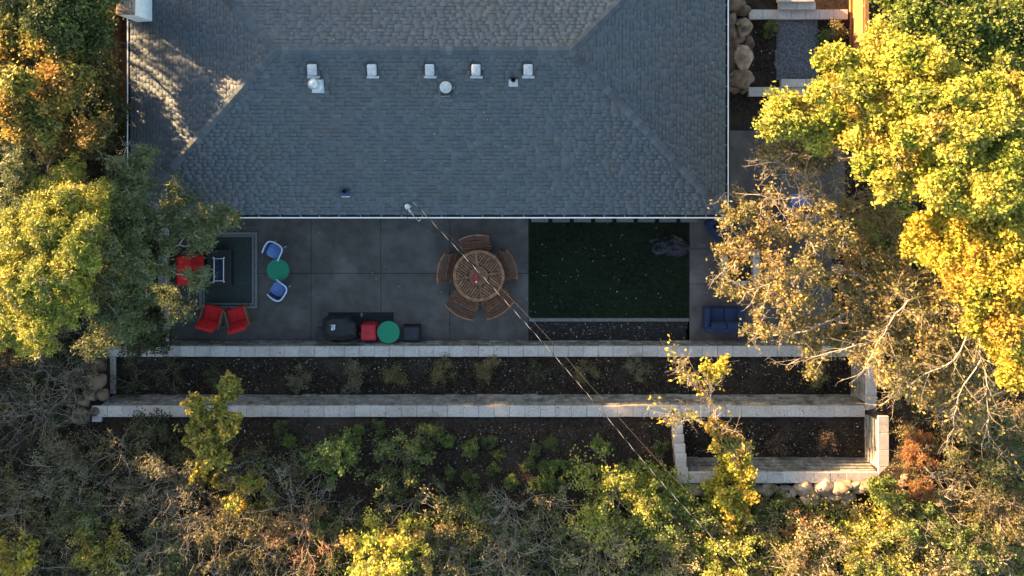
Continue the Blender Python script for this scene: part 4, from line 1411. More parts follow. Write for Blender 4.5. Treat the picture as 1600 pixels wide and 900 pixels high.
sol.thickness = 0.006
tag(to, 'crumpled charcoal tarp heaped on the right edge of the lawn', 'tarp')

# ------------------------------------------------------------------ vegetation
PAL = {
    'lime': [((0.48, 0.43, 0.075), 3), ((0.38, 0.37, 0.06), 3), ((0.20, 0.24, 0.035), 2.2), ((0.48, 0.33, 0.08), 1.0)],
    'gold': [((0.50, 0.39, 0.05), 3), ((0.44, 0.31, 0.045), 2), ((0.32, 0.30, 0.04), 2.5), ((0.40, 0.23, 0.045), 0.6)],
    'orange': [((0.32, 0.20, 0.045), 3), ((0.28, 0.14, 0.04), 1.4), ((0.28, 0.24, 0.045), 3), ((0.15, 0.16, 0.035), 2.4)],
    'brown': [((0.25, 0.19, 0.065), 3), ((0.28, 0.18, 0.055), 1.2), ((0.17, 0.155, 0.055), 3), ((0.34, 0.26, 0.08), 1.6)],
    'olive': [((0.17, 0.135, 0.05), 3), ((0.125, 0.11, 0.04), 3), ((0.22, 0.165, 0.065), 1.5)],
    'green': [((0.105, 0.125, 0.036), 3), ((0.075, 0.095, 0.028), 3), ((0.14, 0.155, 0.045), 1.5)],
    'bright': [((0.17, 0.21, 0.045), 3), ((0.12, 0.16, 0.036), 3), ((0.24, 0.26, 0.055), 1.3)],
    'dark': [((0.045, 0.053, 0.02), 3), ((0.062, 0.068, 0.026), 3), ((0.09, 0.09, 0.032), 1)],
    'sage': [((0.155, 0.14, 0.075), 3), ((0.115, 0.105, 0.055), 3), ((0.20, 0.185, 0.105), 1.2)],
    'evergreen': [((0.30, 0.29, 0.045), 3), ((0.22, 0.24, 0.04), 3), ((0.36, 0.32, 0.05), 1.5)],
    'evergreen_shaded': [((0.12, 0.14, 0.055), 3), ((0.09, 0.11, 0.04), 3), ((0.17, 0.18, 0.07), 1)],  # shaded copy of the juniper greens, the shade is in the colour
    'rust': [((0.30, 0.13, 0.05), 3), ((0.24, 0.11, 0.045), 2), ((0.36, 0.20, 0.06), 1)],
    'tan': [((0.30, 0.24, 0.10), 3), ((0.36, 0.28, 0.09), 2), ((0.22, 0.19, 0.07), 2)],
}

PAL['dullrust'] = [((0.075, 0.045, 0.03), 3), ((0.10, 0.06, 0.035), 2), ((0.06, 0.05, 0.03), 2)]

PAL['gold_dull'] = [((0.33, 0.27, 0.05), 3), ((0.26, 0.23, 0.045), 3), ((0.36, 0.24, 0.05), 1), ((0.18, 0.19, 0.045), 1.5)]


def pick(pal, rnd):
    items = PAL[pal]
    t = rnd.uniform(0, sum(w_ for _, w_ in items))
    for c, w_ in items:
        t -= w_
        if t <= 0:
            return c
    return items[-1][0]


class Plant:
    def __init__(self, seed):
        self.r = random.Random(seed)
        self.segs = []
        self.spots = []        # x, y, z, r, g, b, count
        self.np = np.random.default_rng(seed)

    def walk(self, p, d, length, n, r0, r1, wob, up=0.0):
        """a wobbling branch; returns its points"""
        g_ = self.r.gauss
        x, y, z = p
        dx, dy, dz = d
        st = length / n
        pts = [(x, y, z)]
        for i in range(n):
            dx += g_(0, wob)
            dy += g_(0, wob)
            dz += g_(0, wob) + up
            l_ = math.sqrt(dx * dx + dy * dy + dz * dz) or 1
            dx, dy, dz = dx / l_, dy / l_, dz / l_
            nx, ny, nz = x + dx * st, y + dy * st, z + dz * st
            ra, rb = r0 + (r1 - r0) * i / n, r0 + (r1 - r0) * (i + 1) / n
            self.segs.append((x, y, z, nx, ny, nz, ra, rb))
            x, y, z = nx, ny, nz
            pts.append((x, y, z))
        return pts, (dx, dy, dz)

    def limb(self, a, b, r0, r1, n=7, wob=0.12, sag=0.0):
        """a bent limb from a to b"""
        g_ = self.r.gauss
        L = math.dist(a, b)
        o1 = [g_(0, wob * L) for _ in range(3)]
        pts = []
        for i in range(n + 1):
            t = i / n
            k = math.sin(math.pi * t)
            j = 0.02 * L if 0 < i < n else 0
            pts.append((a[0] + (b[0] - a[0]) * t + o1[0] * k + g_(0, j), a[1] + (b[1] - a[1]) * t + o1[1] * k + g_(0, j),
                        a[2] + (b[2] - a[2]) * (t ** 0.8) + abs(o1[2]) * 0.4 * k + g_(0, j)))
        self.segs += path_segs(pts, r0, r1)
        return pts

    def spray(self, start, d, length, rr0, pal, twigs=3, per=4, leafy=1.0, wob=0.22, up=0.02, colour=None):
        g_, u_ = self.r.gauss, self.r.uniform
        n = 4
        pts, dd = self.walk(start, d, length, n, rr0, rr0 * 0.4, wob, up)
        col = colour or pick(pal, self.r)
        for i in range(1, n + 1):
            p = pts[i]
            for _ in range(twigs):
                td = (d[0] * 0.5 + g_(0, 0.7), d[1] * 0.5 + g_(0, 0.7), d[2] * 0.5 + g_(0.1, 0.5))
                tp_, _ = self.walk(p, td, length * u_(0.18, 0.42), 2, rr0 * 0.35, rr0 * 0.18, 0.3, 0.03)
                if self.r.random() < leafy:
                    k = u_(0.75, 1.25)
                    c = (col[0] * k, col[1] * k, col[2] * k)
                    self.spots.append((*tp_[2], *c, per))
                    self.spots.append((*tp_[1], *c, max(1, per - 1)))

    def leaves(self, name, L, W, spread, parent, m, org, droop=0.0, upn=0.7):
        if not self.spots:
            return None
        s = np.array(self.spots)
        cnt = np.maximum(1, s[:, 6].round().astype(int))
        idx = np.repeat(np.arange(len(s)), cnt)
        n = len(idx)
        R_ = self.np
        pos = s[idx, :3] + R_.normal(0, spread, (n, 3)) * np.array([1, 1, 0.8])
        col = s[idx, 3:6] * R_.uniform(0.72, 1.28, (n, 1)) * (1 + R_.normal(0, 0.06, (n, 3)))
        nv_ = R_.normal(0, 1, (n, 3)) * 0.75
        nv_[:, 2] = np.abs(nv_[:, 2]) + upn * 0.6
        nv_ /= np.linalg.norm(nv_, axis=1, keepdims=True)
        dv = R_.normal(0, 1, (n, 3))
        dv[:, 2] -= droop
        dv -= nv_ * np.sum(dv * nv_, axis=1, keepdims=True)
        dv /= np.maximum(np.linalg.norm(dv, axis=1, keepdims=True), 1e-6)
        sd = np.cross(nv_, dv)
        ln = (L * R_.uniform(0.65, 1.3, n))[:, None]
        wd = (W * R_.uniform(0.7, 1.25, n))[:, None]
        V = np.zeros((n, 4, 3))
        V[:, 0] = pos - dv * ln * 0.5
        V[:, 1] = pos + sd * wd * 0.5 + nv_ * wd * 0.12 - dv * ln * 0.02
        V[:, 2] = pos + dv * ln * 0.5
        V[:, 3] = pos - sd * wd * 0.5 + nv_ * wd * 0.12 - dv * ln * 0.02
        V = V.reshape(-1, 3) - np.asarray(org)[None, :]
        return link(name, np_mesh(name, V, np.arange(4 * n).reshape(-1, 4), np.repeat(np.clip(col, 0.003, 0.8), 4, 0)), m, parent)


NLEAF = [0]


def tree(name, label, cat_, base, forkz, crowns, seed, trunk_r=0.13, bark='bark', leaf=(0.12, 0.075), spread=0.09, lmat='leaf', group=None, tip_r=0.012, wob=0.16, stems=(), limb_k=0.30):
    """crowns: list of dict(poly|blobs, r (px), zc, ze, pal, n sprays per clump, twigs, per, leafy, len)"""
    b = P(base[0], base[1], 0)
    zb = float(hz(b.x, b.y))
    b = Vector(P(base[0], base[1], forkz * 0.6).to_tuple()[:2] + (zb,))
    root = empty(name, b, 0, label, cat_, group)
    pl = Plant(seed)
    rnd = pl.r
    fork = (b.x + rnd.uniform(-0.25, 0.25), b.y + rnd.uniform(-0.25, 0.25), zb + forkz)
    tr = Plant(seed + 1)
    tr.segs += path_segs([(b.x, b.y, zb - 0.1), (b.x + (fork[0] - b.x) * 0.3 + 0.05, b.y + (fork[1] - b.y) * 0.3, zb + forkz * 0.4), fork], trunk_r * 1.3, trunk_r * 0.8)
    nodes = [(fork, 0.0)]
    for (sp_pts, sr0, sr1) in stems:
        wpts = cat([P(*q_) for q_ in sp_pts], 4)
        wpts = [Vector((q_.x + rnd.gauss(0, 0.03), q_.y + rnd.gauss(0, 0.03), q_.z + rnd.gauss(0, 0.03))) for q_ in wpts]
        pl.segs += path_segs([tuple(q_) for q_ in wpts], sr0, sr1)
        nodes += [(tuple(q_), math.dist(tuple(q_), fork)) for q_ in wpts[2:]]
        for iq in range(3, len(wpts)):
            for _ in range(2):
                dd_ = (wpts[iq] - wpts[iq - 1]).normalized()
                pl.spray(tuple(wpts[iq]), (dd_.x + rnd.gauss(0, 0.6), dd_.y + rnd.gauss(0, 0.6), dd_.z + rnd.gauss(0.1, 0.4)), rnd.uniform(0.4, 0.9), sr1 * 0.75, crowns[0]['pal'], 2, 2, 0.12, 0.2, 0.0)
    for cr in crowns:
        r = cr['r']
        blobs = list(cr.get('blobs', []))
        if 'poly' in cr:
            poly = cr['poly']
            xs = [q[0] for q in poly]
            ys = [q[1] for q in poly]
            cx0, cy0 = sum(xs) / len(xs), sum(ys) / len(ys)
            tries = 0
            while tries < 900:
                tries += 1
                x, y = rnd.uniform(min(xs), max(xs)), rnd.uniform(min(ys), max(ys))
                if in_poly(x, y, poly) and all((x - q[0]) ** 2 + (y - q[1]) ** 2 > (r * cr.get('gap', 0.95)) ** 2 for q in blobs):
                    blobs.append((x, y))
        if blobs:
            cx0 = sum(q[0] for q in blobs) / len(blobs)
            cy0 = sum(q[1] for q in blobs) / len(blobs)
            far = max(math.dist((cx0, cy0), q[:2]) for q in blobs) + 1e-3
        fpx = (CX + fork[0] * F / (H - fork[2]), CY - fork[1] * F / (H - fork[2]))
        blobs.sort(key=lambda q_: math.dist(fpx, q_[:2]))
        for q in blobs:
            k = math.dist((cx0, cy0), q[:2]) / far
            z = cr['zc'] + (cr['ze'] - cr['zc']) * k * k + rnd.uniform(-0.5, 0.5)
            z += cr.get('zx', 0.0) * (q[0] - cx0) / 100
            if len(q) > 2:
                z = q[2]
            c = P(q[0], q[1], z)
            rm = r * (H - z) / F * rnd.uniform(0.75, 1.2)
            ctr = (c.x, c.y, z - 0.2)
            dfk = math.dist(ctr, fork)
            best, f0 = 1e9, fork
            for (q_, dq) in nodes:
                if q_[2] < z + 0.15:
                    dd_ = math.dist(q_, ctr) + 0.35 * dq
                    if dd_ < best and dq < dfk:
                        best, f0 = dd_, q_
            near = math.dist(f0, fork)
            ra = trunk_r * limb_k / (1 + 0.55 * near)
            pts = pl.limb(f0, ctr, max(ra, tip_r * 2.0), tip_r * 1.4, 8, 0.08)
            nodes += [(q_, math.dist(q_, fork)) for q_ in pts[2:]]
            mid = pts[-4:]
            ccol = pick(cr['pal'], rnd)
            for _ in range(3):
                a = rnd.uniform(0, 2 * math.pi)
                pl.spray(mid[-1], (math.cos(a), math.sin(a), rnd.uniform(0.1, 0.9)), rm * rnd.uniform(0.8, 1.25), tip_r * 0.8, cr['pal'], 2, 2, 0.15, 0.2, 0.02, ccol)
            for _ in range(cr.get('n', 16)):
                st = mid[rnd.randrange(3)]
                a = rnd.uniform(0, 2 * math.pi)
                el = rnd.uniform(-0.35, 0.9)
                d = (math.cos(a) * math.cos(el), math.sin(a) * math.cos(el), math.sin(el) * 0.7)
                pc_ = pick(cr['pal'], rnd)
                mixc = tuple(0.6 * ccol[i] + 0.4 * pc_[i] for i in range(3))
                pl.spray(st, d, rm * rnd.uniform(0.6, 1.15), tip_r, cr['pal'], cr.get('twigs', 3), cr.get('per', 4), cr.get('leafy', 1.0), wob, 0.02, mixc)
    tube_obj('trunk', tr.segs, M[bark], root, 8, b)
    tube_obj('branches', pl.segs, M[bark], root, 3, b)
    lo = pl.leaves('crown', leaf[0], leaf[1], spread, root, M[lmat], b)
    if lo:
        NLEAF[0] += len(lo.data.polygons)
    return root


def shrub(label, px, py, r, hgt, pal, seed, n=16, twigs=3, per=3, leafy=1.0, leaf=(0.075, 0.05), spread=0.06, bark='bark', group=None, name='shrub', cat_='shrub', zoff=0.0, tip_r=0.008, wob=0.22, lmat='leaf'):
    b = P(px, py, 1.5)
    for _ in range(4):
        zb = float(hz(b.x, b.y)) + zoff
        b = P(px, py, zb + hgt * 0.6)
    b.z = zb
    root = empty(name, b, 0, label, cat_, group)
    pl = Plant(seed)
    rnd = pl.r
    rm = r * (H - zb - hgt * 0.6) / F
    for _ in range(n):
        a = rnd.uniform(0, 2 * math.pi)
        rad = rm * math.sqrt(rnd.random())
        tgt = (b.x + rad * math.cos(a), b.y + rad * math.sin(a), zb + hgt * rnd.uniform(0.55, 1.0) * (1 - 0.45 * (rad / rm) ** 2))
        st = (b.x + rnd.gauss(0, 0.12 * rm), b.y + rnd.gauss(0, 0.12 * rm), zb - 0.03)
        pts = pl.limb(st, tgt, tip_r * 1.7, tip_r, 5, 0.10)
        d = Vector(pts[-1]) - Vector(pts[-3])
        d = (d + Vector((math.cos(a), math.sin(a), 0.3)) * d.length).normalized()
        pl.spray(pts[-2], tuple(d), rm * rnd.uniform(0.35, 0.7), tip_r, pal, twigs, per, leafy, wob, 0.0)
        if leafy > 0.3:
            pl.spray(pts[-3], tuple((Vector((math.cos(a + 1.5), math.sin(a + 1.5), 0.2)) + d * 0.3).normalized()), rm * rnd.uniform(0.3, 0.55), tip_r * 0.8, pal, twigs, per, leafy, wob, 0.0)
    tube_obj('branches', pl.segs, M[bark], root, 3, b)
    lo = pl.leaves('foliage', leaf[0], leaf[1], spread, root, M[lmat], b)
    if lo:
        NLEAF[0] += len(lo.data.polygons)
    return root


# --- trees on the left
tree('maple_tree', 'golden orange maple at the left edge beside the house', 'tree', (40, 150), 3.0,
     [dict(blobs=[(18, 80), (42, 52), (68, 60), (30, 115), (72, 118), (12, 150), (50, 160), (92, 150), (28, 200), (66, 195), (105, 122), (8, 40), (110, 160), (-15, 110), (-10, 190)], r=25, zc=5.9, ze=5.0, pal='orange', n=18, per=6)], 101, leaf=(0.105, 0.07))
tree('maple_tree', 'dark green maple at the top left corner near the chimney', 'tree', (90, 20), 2.5,
     [dict(poly=[(-20, -30), (175, -30), (182, 30), (150, 75), (110, 70), (70, 45), (30, 40), (-20, 45)], r=27, zc=5.4, ze=4.4, pal='green', n=16, per=5)], 111, leaf=(0.10, 0.065))
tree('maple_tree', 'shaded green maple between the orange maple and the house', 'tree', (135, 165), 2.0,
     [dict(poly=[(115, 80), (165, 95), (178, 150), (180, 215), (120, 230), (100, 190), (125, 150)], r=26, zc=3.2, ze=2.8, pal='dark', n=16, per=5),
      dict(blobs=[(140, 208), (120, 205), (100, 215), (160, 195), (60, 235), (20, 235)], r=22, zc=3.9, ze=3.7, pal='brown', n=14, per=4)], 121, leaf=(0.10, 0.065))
EV = dict(leaf=(0.12, 0.030), spread=0.07, lmat='needle')
tree('juniper_tree', 'sunlit yellow green juniper filling the left edge below the orange maple', 'tree', (85, 400), 3.2,
     [dict(poly=[(60, 275), (110, 262), (155, 290), (165, 345), (150, 390), (130, 440), (110, 490), (60, 548), (0, 550), (-30, 500), (-30, 420), (10, 360), (45, 330)], r=21, zc=5.9, ze=4.8, pal='evergreen', n=12, per=7, gap=1.12),
      dict(blobs=[(10, 305), (30, 330), (-10, 340), (30, 270), (15, 250)], r=22, zc=5.0, ze=5.0, pal='evergreen_shaded', n=14, per=6)], 131, bark='bark_pale', **EV)
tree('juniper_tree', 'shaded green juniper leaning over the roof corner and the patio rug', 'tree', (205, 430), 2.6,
     [dict(poly=[(165, 235), (220, 222), (245, 250), (225, 300), (210, 340), (230, 400), (240, 460), (225, 520), (170, 545), (130, 550), (140, 480), (160, 400), (170, 330)], r=21, zc=5.0, ze=4.2, pal='evergreen_shaded', n=10, per=6, gap=1.2),
      dict(blobs=[(258, 330), (285, 300), (300, 345), (330, 345), (318, 378), (350, 335), (262, 375), (362, 345), (268, 460), (275, 490), (255, 420), (245, 345), (318, 440)], r=22, zc=4.2, ze=3.6, pal='evergreen_shaded', n=9, per=5)], 141, bark='bark_pale', **EV)
# --- trees on the right
tree('maple_tree', 'big lime yellow maple right of the side yard', 'tree', (1450, 200), 3.6,
     [dict(poly=[(1335, 100), (1372, 45), (1450, 75), (1520, 115), (1625, 130), (1625, 335), (1500, 330), (1440, 300), (1380, 290), (1345, 250), (1330, 190), (1290, 160)], r=22, zc=7.0, ze=6.2, zx=0.55, pal='lime', n=14, per=7, gap=1.03),
      dict(blobs=[(1292, 90), (1310, 82), (1270, 140), (1300, 150), (1215, 160), (1245, 165), (1280, 190), (1205, 190), (1240, 200), (1310, 220), (1275, 225), (1340, 130)], r=17, zc=6.0, ze=5.5, pal='lime', n=12, per=6),
      dict(poly=[(1185, 195), (1280, 205), (1320, 250), (1250, 255), (1185, 240)], r=24, zc=4.6, ze=4.0, pal='olive', n=9, per=3, leafy=0.5)], 151, leaf=(0.105, 0.066), bark='bark_pale')
tree('maple_tree', 'golden yellow maple at the right edge below the lime maple', 'tree', (1550, 450), 3.2,
     [dict(poly=[(1445, 330), (1520, 318), (1625, 330), (1625, 560), (1585, 610), (1560, 540), (1520, 500), (1500, 440), (1450, 400), (1425, 375)], r=22, zc=6.6, ze=5.8, zx=0.7, pal='gold', n=15, per=7)], 161, leaf=(0.105, 0.066), bark='bark_pale')
tree('oak_tree', 'sparse brown and orange oak spreading over the side patio', 'tree', (1340, 430), 2.6,
     [dict(poly=[(1135, 290), (1170, 285), (1190, 330), (1240, 345), (1330, 310), (1400, 330), (1430, 380), (1440, 440), (1340, 470), (1260, 530), (1190, 530), (1150, 470), (1125, 430), (1125, 385)], r=24, zc=5.0, ze=3.9, pal='brown', n=10, per=3, leafy=0.5, gap=1.12),
      dict(poly=[(1190, 250), (1330, 250), (1330, 330), (1200, 330)], r=30, zc=4.6, ze=4.2, pal='brown', n=7, twigs=2, per=3, leafy=0.18, gap=1.2)], 171, leaf=(0.095, 0.062), bark='bark_pale', spread=0.07, tip_r=0.010, stems=[([(1370, 460, 3.6), (1330, 380, 4.2), (1290, 310, 4.6), (1235, 262, 4.8), (1190, 250, 4.9)], 0.032, 0.010), ([(1370, 460, 3.6), (1310, 440, 4.4), (1240, 430, 4.8), (1170, 455, 4.7)], 0.032, 0.010), ([(1330, 380, 4.2), (1270, 350, 4.8), (1200, 310, 4.9)], 0.035, 0.012), ([(1370, 460, 3.8), (1300, 500, 4.4), (1230, 525, 4.5), (1180, 520, 4.4)], 0.045, 0.012)])
tree('oak_tree', 'nearly bare grey oak with long pale twigs at the right, below the brown oak', 'tree', (1480, 470), 2.8,
     [dict(poly=[(1320, 470), (1440, 410), (1530, 490), (1555, 600), (1540, 690), (1460, 640), (1410, 610), (1340, 560)], r=27, zc=5.0, ze=3.9, pal='brown', n=13, twigs=3, per=3, leafy=0.36),
      dict(blobs=[(1270, 550), (1295, 535), (1275, 580), (1340, 555)], r=18, zc=3.8, ze=3.6, pal='brown', n=9, per=3, leafy=0.7)], 181, leaf=(0.10, 0.065), bark='bark_pale', tip_r=0.008, wob=0.24, stems=[([(1490, 455, 4.2), (1520, 490, 5.0), (1535, 560, 5.4), (1540, 640, 5.2), (1545, 690, 4.9)], 0.036, 0.009), ([(1520, 490, 5.0), (1500, 550, 5.4), (1440, 590, 5.3), (1390, 620, 5.0)], 0.028, 0.008), ([(1490, 455, 4.2), (1420, 470, 5.2), (1380, 520, 5.4), (1350, 580, 5.2)], 0.028, 0.008), ([(1535, 560, 5.4), (1500, 620, 5.4), (1480, 680, 5.0)], 0.02, 0.008), ([(1490, 455, 4.2), (1400, 520, 4.6), (1320, 545, 4.8), (1230, 570, 4.7)], 0.03, 0.009)])
tree('maple_tree', 'deep green maple with yellow tips at the top right corner', 'tree', (1520, 20), 3.2,
     [dict(poly=[(1380, -20), (1625, -20), (1625, 125), (1540, 110), (1470, 70), (1410, 50), (1375, 20)], r=22, zc=5.9, ze=5.2, pal='bright', n=13, per=6)], 191, leaf=(0.105, 0.066))
shrub('round green shrub glowing in a gap between the brown oak and the gold maple', 1390, 368, 46, 3.4, 'bright', 201, n=34, per=4, leaf=(0.10, 0.07))
# --- saplings on the slope
tree('oak_sapling', 'yellow green oak sapling overhanging the lower wall on the left', 'tree', (330, 715), 0.9,
     [dict(blobs=[(300, 628), (318, 640), (350, 605), (368, 600), (345, 640), (288, 672), (310, 690), (335, 680), (355, 670), (325, 715), (345, 725), (340, 700), (362, 745, 1.9), (370, 660)], r=16, zc=3.2, ze=2.7, pal='gold_dull', n=8, per=4, twigs=3)], 211, 0.05, leaf=(0.12, 0.075), bark='bark_dark', spread=0.05, tip_r=0.009)
PAL['gold_dull'] = [((0.33, 0.27, 0.04), 3), ((0.26, 0.23, 0.035), 3), ((0.36, 0.24, 0.04), 1), ((0.18, 0.19, 0.035), 1.5)]
tree('oak_sapling', 'thin orange oak sapling with bare twigs over the stepped wall', 'tree', (1172, 768), 0.5,
     [dict(blobs=[(1108, 570, 4.3), (1125, 566, 4.4), (1134, 580, 4.3), (1112, 592, 4.2)], r=13, zc=4.3, ze=4.2, pal='gold', n=5, per=2),
      dict(blobs=[(1112, 666, 3.6), (1130, 680, 3.5), (1142, 694, 3.3), (1125, 700, 3.3)], r=14, zc=3.5, ze=3.4, pal='orange', n=8, per=3),
      dict(blobs=[(1060, 568, 4.3), (1075, 588, 4.2), (1050, 645, 3.9), (1090, 600, 4.2), (1160, 690, 3.3), (1045, 660, 3.8), (1075, 660, 3.7), (1170, 700, 3.2)], r=15, zc=4.0, ze=3.8, pal='orange', n=9, per=2, leafy=0.04)], 221, 0.04, leaf=(0.11, 0.07), bark='bark_pale', spread=0.05, tip_r=0.007,
     stems=[([(1170, 765, 2.4), (1150, 720, 3.0), (1125, 670, 3.6), (1112, 630, 4.0), (1110, 595, 4.2)], 0.028, 0.010), ([(1125, 670, 3.6), (1085, 655, 3.8), (1050, 650, 3.9)], 0.014, 0.007), ([(1112, 630, 4.0), (1085, 600, 4.2), (1062, 572, 4.3)], 0.014, 0.007)])


